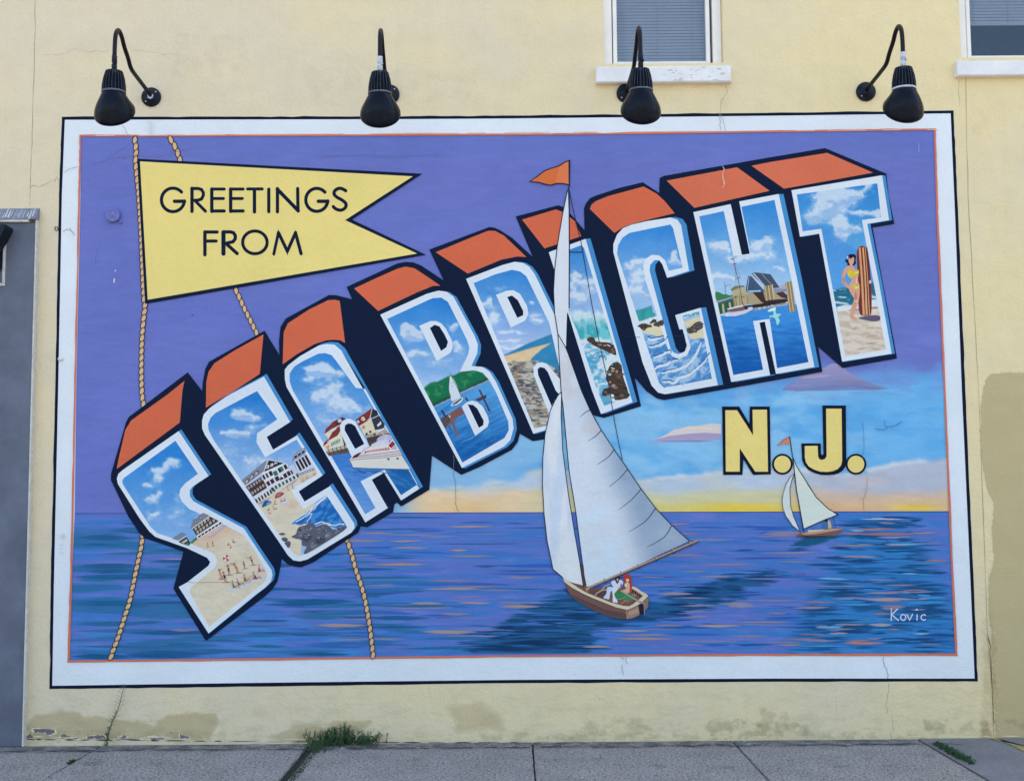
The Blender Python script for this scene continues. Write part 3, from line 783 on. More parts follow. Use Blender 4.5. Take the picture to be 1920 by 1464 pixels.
tall = empty('weed', atg(200, 1392, GZ)); tag(tall, 'tall thin seeding weed growing from the pavement joint in front of the lower left border', 'weed')
ms, ml = MB(), MB(); pth = [(199,1391),(202,1378),(207,1362),(213,1347),(219,1335),(224,1320),(228,1304),(231,1290),(233,1281)]
P = [at(x, y, -0.05) for x, y in pth]; P[0].z = GZ; ms.tube(P, [0.004, .0038, .0035, .003, .0028, .0024, .002, .0016, .001], 6)
for i in range(150):
    t = random.random()**1.3; f = t*8; k = min(int(f), 7); q = P[k].lerp(P[k+1], f-k); a = random.choice([-1, 1])
    if t < 0.5: leaf(ml, q, (a*random.uniform(.3, 1), -random.random()*.6, random.uniform(.3, 1.2)), random.uniform(.014, .03)*(1.2-t), 0.006)
for i in range(26):
    f = 2.2 + 5.6*i/26; k = min(int(f), 7); q = P[k].lerp(P[k+1], f-k); a = (-1)**i; L = random.uniform(.022, .045)*(1.25-f/10)
    e = q + Vector((a*L*.8, -0.01*random.random(), L*random.uniform(.3, .9))); ms.tube([q, q.lerp(e, .5)+Vector((0,0,-.002)), e], [.0012, .001, .0008], 4); leaf(ml, e, e-q, 0.008, 0.005)
ms.build('stem', LEAF2, tall); o = ml.build('leaves', LEAF, tall); tag(o, kind='stuff')
def jointweed(lab, pts, n, ll, spread, hmax, lw=0.006):
    b0 = atg(*pts[len(pts)//2], GZ); e = empty('weed', b0); tag(e, lab, 'weed'); ms, ml = MB(), MB()
    for k in range(n):
        f = random.random()*(len(pts)-1); i = int(f); px = pts[i][0]*(1-f+i)+pts[i+1][0]*(f-i); py = pts[i][1]*(1-f+i)+pts[i+1][1]*(f-i)
        b = atg(px, py, GZ-0.005); b.x += random.gauss(0, spread)
        stem(ms, ml, b, (random.gauss(0, .7), random.gauss(0, .5), .7), random.uniform(.3, 1)*hmax, 12, ll, lw, .3, .0012)
    o = ms.build('stems', LEAF2, e); tag(o, kind='stuff'); o = ml.build('leaves', LEAF, e); tag(o, kind='stuff')
jointweed('low green weeds lining the slanting joint beside the driveway', [(1755,1397),(1775,1408),(1800,1422),(1824,1434)], 150, .017, .012, .045, .008)
jointweed('small tuft of weeds in the left pavement joint', [(126,1434),(134,1430),(140,1427)], 26, .010, .006, .022)
jointweed('sparse moss and sprouts in the wide joint below the bushy weed', [(588,1414),(575,1428),(556,1448),(546,1462)], 260, .006, .016, .010, .005)
# moss and dirt packed into the wide joint
random.seed(71); e = empty('moss', atg(570, 1436, GZ)); tag(e, 'dark ragged moss filling the wide pavement joint under the bushy weed', 'moss'); mm_ = [MB(), MB()]
for k in range(520):
    t = random.random(); px, py = 592-46*t, 1404+62*t; b = atg(px+random.gauss(0, 4.2), py+random.gauss(0, 2), GZ); r = random.uniform(.004, .013); h = random.uniform(.002, .007)
    ring = [(b.x+r*math.cos(a)*random.uniform(.5, 1.1), b.y+r*math.sin(a)*random.uniform(.5, 1.1)) for a in [i*math.pi/3 for i in range(6)]]
    mm_[k % 2].add([(x, y, GZ-0.004) for x, y in ring]+[(b.x, b.y, GZ+h)], [(i, (i+1) % 6, 6) for i in range(6)])
tag(mm_[0].build('moss_clumps', simple('dark_moss', (0.03, 0.036, 0.02), 0.95, var=0.5, scale=60), e), kind='stuff'); tag(mm_[1].build('dirt_crumbs', simple('joint_soil', (0.055, 0.05, 0.042), 0.95, var=0.5, scale=60), e), kind='stuff')
# litter bits on the pavement
WB = simple('white_paper_scrap', (0.5, 0.5, 0.48), 0.8)
for px, py, lab in ((641, 1403, 'tiny white scrap on the pavement by the bushy weed'), (1091, 1459, 'tiny pale pebble on the pavement near the picture bottom'), (1396, 1390, 'pale chip of plaster by the wall foot under the lettering')):
    b = atg(px, py, GZ); m = MB(); m.rings([[(b.x+0.008*math.cos(a)*random.uniform(.6, 1), b.y+0.008*math.sin(a)*random.uniform(.6, 1), GZ+0.003+h) for a in [i*math.pi/3 for i in range(6)]] for h in (0, 0.005)])
    tag(m.build('pebble', WB, None, b), lab, 'debris')

# ================================================================== MURAL
random.seed(99)
mural = empty('mural', at(962, 1284)); mural.location.y = 0
tag(mural, 'large painted postcard mural with giant block letters, banner, sailboats and sunset sea', 'mural')
outer = [(116,219.5),(420,219),(720,218.5),(960,217),(1440,212),(1788,207.5),(1797,410),(1810,732),(1826,1098),(1833.5,1277),(1440,1277.5),(960,1280),(480,1286.5),(92.5,1291),(95,1098),(103.5,732),(110.5,366)]
whit = [(121.5,225),(720,224),(960,222.5),(1440,217.5),(1782.5,213),(1791,410),(1803.5,732),(1820,1098),(1827.5,1271.5),(1440,1271.5),(960,1274),(480,1279.5),(98,1285),(101,1098),(109,732),(116,366)]
oro = [(149,253),(480,252.5),(960,250.8),(1200,248.5),(1440,245),(1754.5,241),(1760,410),(1773,732),(1789,1098),(1796,1229),(1440,1229),(960,1231.5),(480,1237.5),(126,1241.8),(131,1098),(139,732),(146.5,366)]
ori = [(152,256.5),(480,256),(960,254),(1200,252),(1440,248.5),(1751,244.5),(1756,410),(1769.5,732),(1785,1098),(1791,1224.5),(1440,1225),(960,1227.5),(480,1233.5),(131,1237.5),(135,1098),(142,732),(150,366)]
def wob(P, am, k=14, sd=5):
    random.seed(sd); o = []
    for i in range(len(P)):
        a, b = P[i], P[(i+1) % len(P)]
        o.append(a)
        for j in range(1, k): o.append((a[0]+(b[0]-a[0])*j/k+random.gauss(0, am), a[1]+(b[1]-a[1])*j/k+random.gauss(0, am)))
    return o
a = Art(1); a.poly(wob(outer, .35), (8, 20, 48), [whit]); a.build('border_outline', mural)
def whitef(X, Y):
    C = lerp((213, 228, 247), (216, 230, 248), fbm(X, Y, 120, seed=3))
    C = lerp(C, (184, 198, 220), ss(-np.abs(X-283)+8, 0, 8)*ss(Y, 222, 235)*(Y < 255)*.6)
    return C
grid('white_border', 0, [(x+(1.5 if x < 900 else -1.5), y+(1.5 if y < 700 else -1.5)) for x, y in outer], 10, 6, whitef, mural)
a = Art(2); a.poly(wob(oro, .3, sd=6), (200, 118, 100), [ori])
random.seed(8)
for k in range(40):
    x = random.uniform(160, 1740); a.line([(x, 254.8-(x-150)*.0073), (x+random.uniform(10, 60), 254.8-(x-120)*.0073)], 1.2, (226, 190, 180), cap=False)
a.build('orange_line', mural)

# --- sky field
HZ = lambda X: 962.5 - (X-140)*0.0024
def skyf(X, Y):
    n1 = fbm(X, Y, 120, 60, 4, 11); n2 = fbm(X, Y, 34, 16, 4, 12)
    C = lerp((99, 114, 196), (107, 121, 201), n1)
    C = lerp(C, (94, 118, 199), ss(300-Y, 0, 60)*.5)
    # lighter blue wash upper right
    C = lerp(C, (112, 128, 208), ss(fbm(X, Y, 70, 40, 4, 20), .5, .75)*ss(X, 1640, 1740)*ss(Y, 420, 640)*.8)
    # light-blue part
    yb = 694 + 22*(n2-.5)*2 - (X-1700)*0.03
    m = ss(Y-yb, -26, 42)*ss(X, 660, 760)
    blue = lerp((94, 170, 234), (134, 192, 238), ss(n1*.6+n2*.4, .38, .62)); blue = lerp(blue, (92, 172, 238), ss(X, 1500, 1700)*.6)
    blue = lerp(blue, (136, 186, 232), ss(-X+1040, 0, 120))
    C = lerp(C, blue, m)
    C = lerp(C, (118, 140, 216), ss(fbm(X, Y, 60, 12, 4, 31), .52, .68)*m*ss(-Y+770, 0, 50)*.4)
    # pale clouds and the glow over the horizon
    h = HZ(X)-Y; n3 = fbm(X, Y, 90, 22, 5, 91); n4 = fbm(X, Y, 40, 16, 5, 93)
    rt_ = ss(X, 1440, 1560)
    top_ = 78 + 10*np.sin(X/70.) + 16*(n4-.5) + 26*ss(X, 1560, 1700) - 26*ss(-X+1010, 0, 60)
    cl = lerp(lerp((188, 204, 228), (198, 204, 208), ss(n3, .4, .6)), lerp((184, 190, 212), (200, 192, 204), ss(n3, .4, .6)), rt_)
    on = ss(X, 740, 800)
    C = lerp(C, cl, ss(top_-h, -4, 12)*on*.92)
    rim = np.exp(-((top_-h-6)/5.)**2); C = lerp(C, (214, 222, 236), rim*on*ss(n4, .42, .58)*.8)
    g = ss(50+22*(n3-.5)-h, 0, 24)*on
    gc = lerp((226, 202, 166), (206, 206, 166), ss(X, 960, 1060)); gc = lerp(gc, (214, 188, 164), rt_)
    C = lerp(C, gc, g*.92)
    yl = ss(-h+24+6*(n4-.5), 0, 20)*(np.exp(-((X-1400)/120)**2)+.75*np.exp(-((X-1715)/55)**2)+.3*np.exp(-((X-1180)/110)**2))
    C = lerp(C, (232, 204, 66), np.clip(yl*1.1, 0, 1)*.92)
    C = lerp(C, (226, 178, 136), ss(-h+20, 0, 18)*np.exp(-((X-1580)/80)**2)*.85)
    C = lerp(C, (228, 190, 138), ss(-h+30, 0, 20)*np.exp(-((X-870)/60)**2)*.7)
    C = lerp(C, (96, 150, 205), ss(1.6-np.abs(h-1.2), 0, 1)*0.0)
    return brush(X, Y, C, .035, 30, 6, 14)
skypoly = [(151,255.5),(480,255),(960,253),(1440,247.5),(1752,243.5),(1757,410),(1770.5,732),(1780,959),(1400,960),(140,963),(143,732),(151,366)]
grid('painted_sky', 1, skypoly, 5, 3, skyf, mural)
a = Art(1.2)
c1 = [(1465,732),(1474,724),(1490,714),(1503,705),(1530,698),(1545,690),(1556,683),(1566,681),(1577,685),(1590,697),(1612,710),(1640,721),(1666,729),(1640,731.5),(1600,731),(1540,732.5)]
t = lambda y, y0, y1: min(1, max(0, (y-y0)/(y1-y0)))
a.poly(c1, [tuple(np.array((158, 152, 198.))*(1-t(y, 684, 732))+np.array((118, 136, 190.))*t(y, 684, 732)) for x, y in c1])
for (x, y, l, h_, c_) in ((1530, 706, 60, 6, (168, 158, 200)), (1590, 716, 70, 7, (132, 134, 182)), (1560, 726, 150, 6, (116, 132, 186)), (1500, 722, 50, 5, (140, 142, 192)), (1625, 726, 60, 4, (116, 126, 178))): a.lens(x, y, l, h_, c_, .05 if x > 1560 else -.1, wob=.6)
a.cut('painted_cloud', mural)
c2 = [(1226,829),(1238,820),(1250,814),(1262,806),(1275,803),(1290,799),(1312,798),(1330,794),(1352,795),(1352,818),(1290,826)]
a.poly(c2, (210, 206, 210)); a.poly([(1216,829.5),(1236,822),(1256,817),(1290,813),(1320,811),(1352,813),(1352,824),(1300,826),(1256,829)], (166, 158, 200))
a.lens(1290, 827, 110, 3, (130, 138, 190)); a.lens(1310, 803, 60, 5, (222, 214, 206), wob=.6); a.cut('painted_cloud', mural)
# --- sea field
bigsh = [(858,1224),(900,1190),(960,1165),(1010,1130),(1060,1100),(1130,1120),(1230,1130),(1300,1096),(1400,1072),(1475,1066),(1440,1090),(1380,1122),(1300,1150),(1200,1166),(1140,1180),(1120,1224)]
smsh = [(1476,1028),(1510,1005),(1590,1003),(1550,1016),(1500,1030)]
def seaf(X, Y):
    n = fbm(X, Y, 150, 9, 4, 51); n2 = fbm(X, Y, 60, 5, 3, 52)
    per = np.array((90, 119, 202)); blu = np.array((64, 122, 204)); teal = np.array((42, 110, 162))
    C = lerp(per, blu, ss(n, .40, .62)); C = lerp(C, (112, 130, 214), ss(n2, .6, .8)*.6)
    left = ss(-X+620, 0, 420)*ss(Y, 975, 1010)
    C = lerp(C, teal, left*ss(fbm(X, Y, 150, 12, 3, 55), .5, .6)*.8)
    # glitter path at the right
    w = ss(-np.abs(X-(1640+.12*(Y-960)))+60+(Y-960)*.62, 0, 60)*ss(Y, 958, 975)
    C = lerp(C, (44, 124, 196), w*.75); C = lerp(C, (22, 78, 132), w*ss(fbm(X, Y, 60, 5, 3, 57), .5, .62)*.9)
    C = lerp(C, (64, 140, 216), ss(fbm(X, Y, 80, 10, 3, 61), .56, .7)*ss(Y, 1120, 1200)*.7)
    jx_ = (fbm(X, Y, 40, 3.2, 3, 63)-.5)*120
    s1 = pip(X+jx_, Y, bigsh); C = lerp(C, (28, 88, 140), s1*.8); C = lerp(C, (18, 62, 108), s1*ss(n2, .5, .62)*.7)
    C = lerp(C, (16, 84, 122), pip(X+jx_*.15, Y, smsh)*.9)
    C = lerp(C, (150, 160, 218), ss(-(Y-HZ(X)), -3, 0)*.5*ss(-X+1100, 0, 10)*.3)
    return brush(X, Y, C, .04, 30, 2.5, 66)
seapoly = [(140,962),(1400,959),(1780,958.6),(1786.5,1098),(1792,1225.5),(1440,1226),(960,1228.5),(480,1234.5),(130,1238.5),(134,1098)]
grid('painted_sea', 1, seapoly, 6, 2, seaf, mural)
a = Art(1.6, .000004); random.seed(17)
def rs(x0, x1, y0, y1, n, L, h, cols, keep=None):
    for k in range(n):
        y = random.uniform(y0, y1); x = random.uniform(x0, x1)
        if keep and not keep(x, y): continue
        l = random.uniform(*L); x = min(max(x, 142+l/2-(y-962)*.03), 1776+(y-962)*.045-l/2)
        cc_ = np.array(random.choice(cols), float); cc_ = cc_*.7+np.array((88, 116, 198.))*.3 if cc_[0] > 135 else cc_; a.lens(x, y, l, random.uniform(*h), cc_, random.uniform(-.015, .015), cc_*.45+np.array((84, 116, 206.))*.55, wob=.4)
T1 = [(42, 104, 154), (48, 114, 164), (36, 92, 146), (50, 110, 172)]
rs(150, 420, 990, 1232, 40, (70, 210), (4.5, 10), T1)
rs(330, 700, 1010, 1230, 30, (60, 190), (3.5, 8), T1)
rs(560, 1050, 970, 1225, 90, (50, 190), (2, 5), [(70, 122, 206), (56, 96, 190), (92, 122, 206), (36, 98, 160), (76, 114, 202)])
rs(650, 1040, 990, 1200, 26, (60, 150), (2, 4.5), [(160, 140, 140), (170, 146, 132), (140, 134, 170)])
rs(560, 860, 1060, 1225, 30, (60, 180), (3, 6), T1)
rs(1120, 1500, 975, 1222, 120, (40, 150), (2, 5), [(64, 120, 206), (48, 92, 186), (94, 124, 208), (52, 112, 200), (82, 116, 204), (30, 84, 160)], lambda x, y: not (y < 1180 and pip(np.array([x]), np.array([y]), bigsh)[0]))
rs(1180, 1500, 980, 1215, 34, (50, 140), (2, 4.5), [(160, 140, 146), (172, 144, 130), (140, 134, 170)])
rs(880, 1100, 1130, 1222, 110, (40, 120), (1.5, 4), [(14, 56, 102), (22, 74, 120), (30, 92, 138), (44, 108, 180), (20, 64, 112)], lambda x, y: pip(np.array([x]), np.array([y]), bigsh)[0])
rs(1140, 1440, 1075, 1150, 50, (30, 100), (1.5, 4), [(10, 52, 100), (14, 64, 118), (24, 84, 140)], lambda x, y: pip(np.array([x]), np.array([y]), bigsh)[0])
kp = lambda x, y: abs(x-(1650+.1*(y-960))) < 60+(y-960)*.5
rs(1480, 1770, 966, 1220, 230, (24, 110), (1.8, 5), [(20, 70, 124), (26, 88, 144), (48, 134, 206), (60, 146, 214), (24, 78, 134), (34, 102, 180)], kp)
rs(1500, 1760, 970, 1215, 52, (24, 90), (1.8, 4.2), [(160, 130, 134), (172, 146, 138), (150, 142, 166), (110, 172, 220), (176, 124, 112)], kp)
for (x, y, l, h, c) in ((1640, 992, 90, 4, (180, 122, 112)), (1665, 1001, 130, 5, (178, 112, 98)), (1600, 1000, 60, 4, (160, 122, 130)), (1470, 1001, 96, 6, (140, 126, 164)), (1655, 973, 90, 3, (200, 214, 214)),
    (1620, 1205, 90, 5, (206, 132, 112)), (1572, 1187, 40, 4, (190, 160, 170)), (1665, 1123, 110, 5, (186, 160, 150)), (1650, 1171, 50, 5, (190, 170, 160)), (1456, 1149, 46, 4, (150, 130, 150)), (1270, 982.5, 50, 3, (186, 136, 140)),
    (1345, 1173, 100, 5, (186, 160, 150)), (1390, 1135, 60, 7, (160, 150, 170)), (1265, 1113, 70, 5, (176, 150, 150)), (1180, 1182, 80, 4, (186, 166, 160)), (1210, 1197, 120, 5, (182, 150, 130)), (1120, 1212, 60, 4, (186, 156, 140)),
    (975, 1137, 80, 6, (180, 152, 130)), (850, 1104, 120, 4, (186, 156, 140)), (640, 1172, 110, 6, (186, 156, 130)), (840, 1184, 110, 7, (186, 160, 130)), (800, 1131, 70, 5, (176, 150, 140)), (890, 1130, 70, 4, (190, 160, 140)), (750, 1058, 110, 5, (180, 152, 124)), (880, 987, 100, 4, (186, 150, 150)),
    (860, 1031, 40, 4, (180, 152, 140)), (760, 1014, 70, 4, (176, 150, 160)), (330, 1048, 70, 2.5, (176, 146, 170)), (345, 1181, 60, 4, (150, 140, 160)), (950, 1216, 170, 8, (12, 60, 104)), (1000, 1205, 160, 8, (10, 54, 98)), (590, 1127, 160, 9, (24, 92, 150)), (745, 1158, 130, 7, (26, 96, 150)), (600, 1226, 120, 6, (24, 92, 150)), (300, 1229, 160, 9, (22, 92, 148)), (200, 1130, 150, 10, (26, 98, 150)), (190, 1230, 120, 10, (22, 90, 140)),
    (185, 1080, 140, 8, (28, 100, 156)), (255, 982, 60, 3, (40, 108, 176)), (230, 995, 60, 3, (38, 104, 170)), (175, 1020, 90, 4, (30, 100, 158)), (400, 1043, 0.1, .1, T1[0])):
    cw = np.array(c, float)
    if c[0] > c[2]-25 and c[0] > 140: cw = cw*.72+np.array((96, 116, 190.))*.28
    x = max(x, 143+l/2-(y-962)*.04) if x < 500 else x
    a.lens(x, y, l, h, cw, 0, cw*.5+np.array((84, 116, 206.))*.5, .3)
# horizon line
a.line([(140, 962.3), (740, 961.4), (1100, 960.2), (1400, 959.4), (1779, 958.6)], 1.3, (70, 84, 168), cap=False)
o = a.build('brush_strokes', mural); tag(o, kind='stuff')
# gull drawn in the sky
a = Art(2); a.line([(1641,803),(1650,805),(1660,805.5),(1664,802),(1659,797),(1659,787)], 1, (90, 112, 160), cap=False); a.line([(1664,799),(1672,800),(1683,796),(1691,790)], 1.1, (90, 112, 160), cap=False); a.build('painted_gull', mural)

# --- ropes
def rope(pts, w=10.5, sp=12.4):
    a = Art(2.2, 0.000006); P = [np.array(p, float) for p in catmull(pts, 8, False)]
    a.line(P, w*.62, (22, 26, 44), cap=False)
    d = [0]
    for i in range(1, len(P)): d.append(d[-1]+np.hypot(*(P[i]-P[i-1])))
    s = sp/2
    while s < d[-1]:
        i = max(1, int(np.searchsorted(d, s))); f = (s-d[i-1])/max(1e-6, d[i]-d[i-1]); c = P[i-1]*(1-f)+P[i]*f; t = P[i]-P[i-1]; an = math.atan2(t[1], t[0])+R_(17)
        for hl, hw, col in ((sp*.70, w*.49, (20, 24, 42)), (sp*.56, w*.35, (208, 178, 140))):
            L = []
            for k in range(14):
                th = 2*math.pi*k/14; x = hl*math.cos(th); y = hw*math.sin(th)*abs(math.sin(th))**.25
                L.append((c[0]+x*math.cos(an)-y*math.sin(an), c[1]+x*math.sin(an)+y*math.cos(an)))
            a.poly(L, col)
        s += sp
    return a.build('painted_rope', mural)
rope([(252,257),(255,282),(254,300),(257,335),(260,366),(264,430),(267,500),(270,560),(272,572),(269,600),(266,640),(265,690),(266,735),(269,758),(273,780)])
rope([(272,985),(268,1000),(264,1028),(257,1060),(250,1094),(244,1123),(235,1152),(227,1177),(219,1201),(211,1222),(207,1235)])
rope([(316,257),(324,268),(332,284),(338,303)], 10.5, 14); rope([(440,540),(448,556),(458,578),(468,598),(478,618),(484,630)], 9.5)
rope([(648,1005),(654,1022),(660,1040),(667,1067),(677,1096),(684,1122),(689,1148),(693,1172),(696,1196),(700,1231)], 10)

# --- banner with lettering
a = Art(3.2); a.poly([(257,298),(792,326),(660,412),(799,478),(272,570)], NAVY); a.build('banner_outline', mural)
ban = [(262.5,303),(774,331),(647,413),(782,475.5),(277,562)]
a = Art(3.7)
a.poly(ban, (244, 214, 138)); banner = a.build('banner', mural)
a = Art(4.2, 0.000008); z8 = cr(280, 340, 4.8); LC = (12, 24, 54)
def L8(pts, w=28, closed=False): a.line(z8(pts), w/4.3, LC, closed)
def arc(cx_, cy_, rx, ry, a0, a1, n=22): return [(cx_+rx*math.cos(R_(a0+(a1-a0)*i/n)), cy_+ry*math.sin(R_(a0+(a1-a0)*i/n))) for i in range(n+1)]
def Gl(x0, x1, y0=50, y1=287):
    cx_, cy_ = (x0+x1)/2+4, (y0+y1)/2; rx, ry = (x1-x0)/2-10, (y1-y0)/2-13
    L8(arc(cx_, cy_, rx, ry, -42, -355, 34), 27); L8([(cx_+14, 181), (cx_+rx+1, 181)], 29)
def done(): a.cut('painted_character', banner)
Gl(95, 322); done()
L8([(384,64),(384,272)]); L8([(384,66),(440,66),(470,76),(486,104),(486,128),(470,160),(440,170),(398,172)], 26); L8([(412,176),(505,270)], 26); done()
for x in (562, 732):
    L8([(x,70),(x,272)]); L8([(x,71),(x+112,71)], 25); L8([(x,156),(x+105,156)], 25); L8([(x,268),(x+112,268)], 27); done()
L8([(884,70),(1016,70)], 25); L8([(946,76),(946,276)]); done()
L8([(1075,72),(1075,274)], 27); done()
L8([(1153,66),(1153,276)], 27); L8([(1152,72),(1340,266)], 30); L8([(1335,66),(1338,268)], 27); done()
Gl(1394, 1612, 52, 284); done()
L8(catmull([(1768,86),(1735,68),(1700,66),(1668,88),(1664,118),(1690,145),(1735,170),(1768,200),(1766,235),(1735,258),(1700,258),(1668,242),(1656,228)], 3, False), 27); done()
L8([(500,456),(500,662)], 28); L8([(500,457),(610,457)], 27); L8([(504,538),(602,538)], 26); done()
L8([(667,458),(667,652)], 34); L8([(667,456),(730,456),(758,464),(774,490),(772,520),(752,545),(690,558)], 27); L8([(690,560),(790,650)], 28); done()
L8(arc(950, 550, 110, 102, 0, 360, 40), 26); done()
L8([(1120,656),(1162,462)], 24); L8([(1162,462),(1242,630)], 27); L8([(1242,630),(1316,462)], 27); L8([(1316,466),(1366,652)], 27)
a.poly(z8([(1150,475),(1162,430),(1174,478)]), LC); a.poly(z8([(1305,478),(1316,434),(1327,476)]), LC); a.poly(z8([(1228,625),(1242,668),(1256,625)]), LC); done()


# --- dark extrusion of the lettering
sil = [(352,698),(379,733),(380,718),(385,691),(392,678),(496,620),(524,666),(523,640),(526,613),(536,597),(617,553),(630,553.5),(660,561),(650,538),(745,494),(760,491),(775,492),(790,498),(832,526),(805,468),(917,426),(927,427),(938,432),(960,446),(999,482),(967,406),(1047,385),(1055,388),(1067,398),(1096,432),(1095,391),(1098,383),(1106,372),(1120,366),(1160,353),(1205,342),(1236,362),(1237,334),(1245,330),(1440,296),(1547,278),(1662,326),(1666,366),(1677,420),(1636,427),(1682,672),(1580,690),(1534,650),(1542,697),(1344,732.5),(1245,750),(1232,747),(1212,733),(1190,708),(1202,761.5),(1132,783.5),(1115,779),(1060,740),(1030,822),(999,827),(975,813),(971,828),(960,843),(900,875),(865,890),(810,854),(805,918),(752,949.5),(741,938),(737,960),(689,988),(676,986.5),(672,998),(587,1054),(565,1063),(553,1062),(540,1058),(528,1047),(525,1066),(520,1090),(509,1106),(497,1117),(480,1130),(386,1201),(325,1103),(344,1034),(300,1018),(272,1009),(262,1000),(240,967),(208,900),(208,888),(225,830),(236,792),(241,782)]
a = Art(3.3); a.poly(sil, NAVY); a.build('letter_shadow_block', mural)

# --- block letters: white frame, picture inside, orange top face, blue side face
def person(a, x, y, h, skin=(190, 140, 120), suit=(60, 60, 80), lean=0.0, pose='stand', hair=(50, 36, 34), suitlen=.3, arms=None):
    """tiny painted bather, x y at the feet, h tall"""
    dx = lean*h
    if pose == 'stand':
        a.line([(x-h*.08, y), (x-h*.03+dx*.4, y-h*.45)], h*.085, skin, cap=False); a.line([(x+h*.10, y), (x+h*.03+dx*.4, y-h*.45)], h*.085, skin, cap=False)
        a.line([(x+dx*.4, y-h*.42), (x+dx, y-h*.80)], h*.17, skin, cap=False)
        a.line([(x+dx*.4, y-h*.38), (x+dx*.4+dx*.6*suitlen, y-h*(.38+suitlen))], h*.19, suit, cap=False)
        hx, hy = x+dx*1.08, y-h*.90
    else:
        a.line([(x+h*.75, y), (x+h*.42, y-h*.30), (x, y-h*.04)], h*.13, skin, cap=False)
        a.line([(x, y-h*.05), (x+dx, y-h*.62)], h*.24, skin, cap=False); a.line([(x, y-h*.03), (x+dx*.5, y-h*(.05+suitlen))], h*.26, suit, cap=False)
        hx, hy = x+dx*1.1, y-h*.80
    for (ax, ay) in (arms or [(-.2, .38), (.2, .42)]):
        a.line([(x+dx*.95, y-h*.76 if pose == 'stand' else y-h*.55), (x+dx+ax*h, y-h*ay)], h*.06, skin, cap=False)
    a.circ((hx, hy-h*.015), h*.095, hair, n=10); a.circ((hx+h*.01, hy+h*.03), h*.065, skin, n=10)
def shadow(a, x, y, L, col=(120, 100, 100)): a.lens(x, y, L, max(1.0, L*.09), col, -.12)
def bletter(ch, face, inner, tops, shift, holes, pic, cell=1.4, scene='', label=None, notch=()):
    """holes: list of (ring outline, dark hole)"""
    f = empty('block_letter', at(*face[0])); f.parent = mural; f.location = at(*face[0]) - wl(mural); f.location.y = 0
    tag(f, label or ('letter %s, %s' % (ch, scene)))
    a = Art(4)
    for t in tops: a.poly(t, (207, 112, 86) if ch in 'HT' else OR)
    if tops: a.build('top_face', f)
    if shift:
        a = Art(3.6); sx, sy = shift
        for k in (.25, .5, .75, 1.0): a.poly([(x+sx*k, y+sy*k) for x, y in face], lerp((96, 150, 210), BEV, k))
        for q_ in notch: a.poly(q_, NAVY)
        a.build('side_face', f)
    a = Art(5.2); a.poly(face, WH, [inner]); a.build('frame', f)
    grid('picture', 5.0, inner, cell, cell, pic, f, pad=0.01)
    if holes:
        a = Art(7)
        for ring, hole in holes:
            if ring: a.poly(ring, WH)
            a.poly(hole, NAVY); a.cut('inner_frame', f)
    return f

# ---------------- S
Sf = [(335,808),(391,892),(361,912),(356,919),(356,929),(362,939),(457,990),(480,1025),(509,1068),(511,1078),(508,1090),(496,1102),(480,1114),(391,1187),(335,1100),(350,1092),(391,1060),(394,1053),(388,1045),(350,1027),(291,1006),(280,996),(262,972),(221,907),(219,897),(222,888),(230,881)]
Si = [(329,826),(371,888),(346,907),(338,917),(336,928),(341,940),(355,954),(410,978),(457,1003),(480,1036),(499,1069),(501,1078),(497,1089),(480,1104),(392,1174),(356,1110),(357,1102),(366,1094),(404,1062),(407,1050),(403,1040),(394,1034),(357,1019),(295,999),(282,987),(231,909),(229,902),(232,896)]
z4 = cr(300, 930, 8)
sandS = z4([(400,760),(460,700),(560,640),(700,560),(900,450),(1010,420),(1400,500),(1900,1200),(1700,2100),(300,2100),(0,1300)])
def picS(X, Y):
    C = skyg(X, Y, 850, 1010, (46, 130, 214), (132, 178, 234), 101)
    C = clouds(X, Y, C, [(322,868,20,11),(297,881,17,9),(292,898,12,10),(276,911,10,6,.8),(297,927,10,11,.9),(284,938,16,9,.9),(287,967,15,11,.8),(335,945,18,26,.45),(322,975,34,20,.35),(385,965,24,16,.6)], 102, 11, .9)
    m = softpip(X, Y, sandS, 1.5)
    sand = lerp((206, 198, 180), (218, 212, 196), fbm(X, Y, 22, 12, 4, 103)); sand = lerp(sand, (214, 172, 146), ss(-(Y-1012)-(X-400)*.45+20, 0, 34)*.55)
    return brush(X, Y, np.where(m[:, None], sand, C), .035, 8, 3, 104)
f = bletter('S', Sf, Si, [[(346,714),(342,732),(337,792),(219,879),(222,862),(235,806),(246,788),(280,764),(312,741)]], (5, -3), [], picS, scene='showing a sunny beach with bathers')
a = Art(6)
W4 = lambda pts, c, sm=False: a.poly(z4(pts), c)
W4([(480,480),(745,300),(880,370),(545,590)], (76, 64, 66)); W4([(458,478),(500,345),(570,320),(580,285),(650,250),(745,290),(480,484)], (126, 132, 152))
a.line(z4([(480,486),(745,300)]), 1.4, (220, 226, 236), cap=False); W4([(545,592),(880,372),(950,400),(945,415),(570,642)], (216, 220, 232))
for i in range(7):
    x, y = 592+i*51.5, 604-i*32; W4([(x-24,y-2),(x+16,y-28),(x+24,y-6),(x-14,y+22)], (34, 38, 62))
for (x, y) in ((535,490),(585,455),(628,420),(675,382),(724,347),(565,537),(610,503),(656,472),(705,438),(755,400),(806,366)):
    W4([(x-18,y-10),(x+8,y-26),(x+18,y+10),(x-8,y+26)], (214, 210, 200)); W4([(x-8,y-5),(x+4,y-12),(x+8,y+6),(x-4,y+13)], (90, 84, 84))
for (x, y) in ((536,382),(604,322)): W4([(x-18,y+22),(x-16,y-18),(x+12,y-22),(x+16,y+14)], (86, 84, 96)); a.circ(z4([(x, y)])[0], 1.2, (214, 210, 200), n=8)
a.cut('painted_hotel', f)
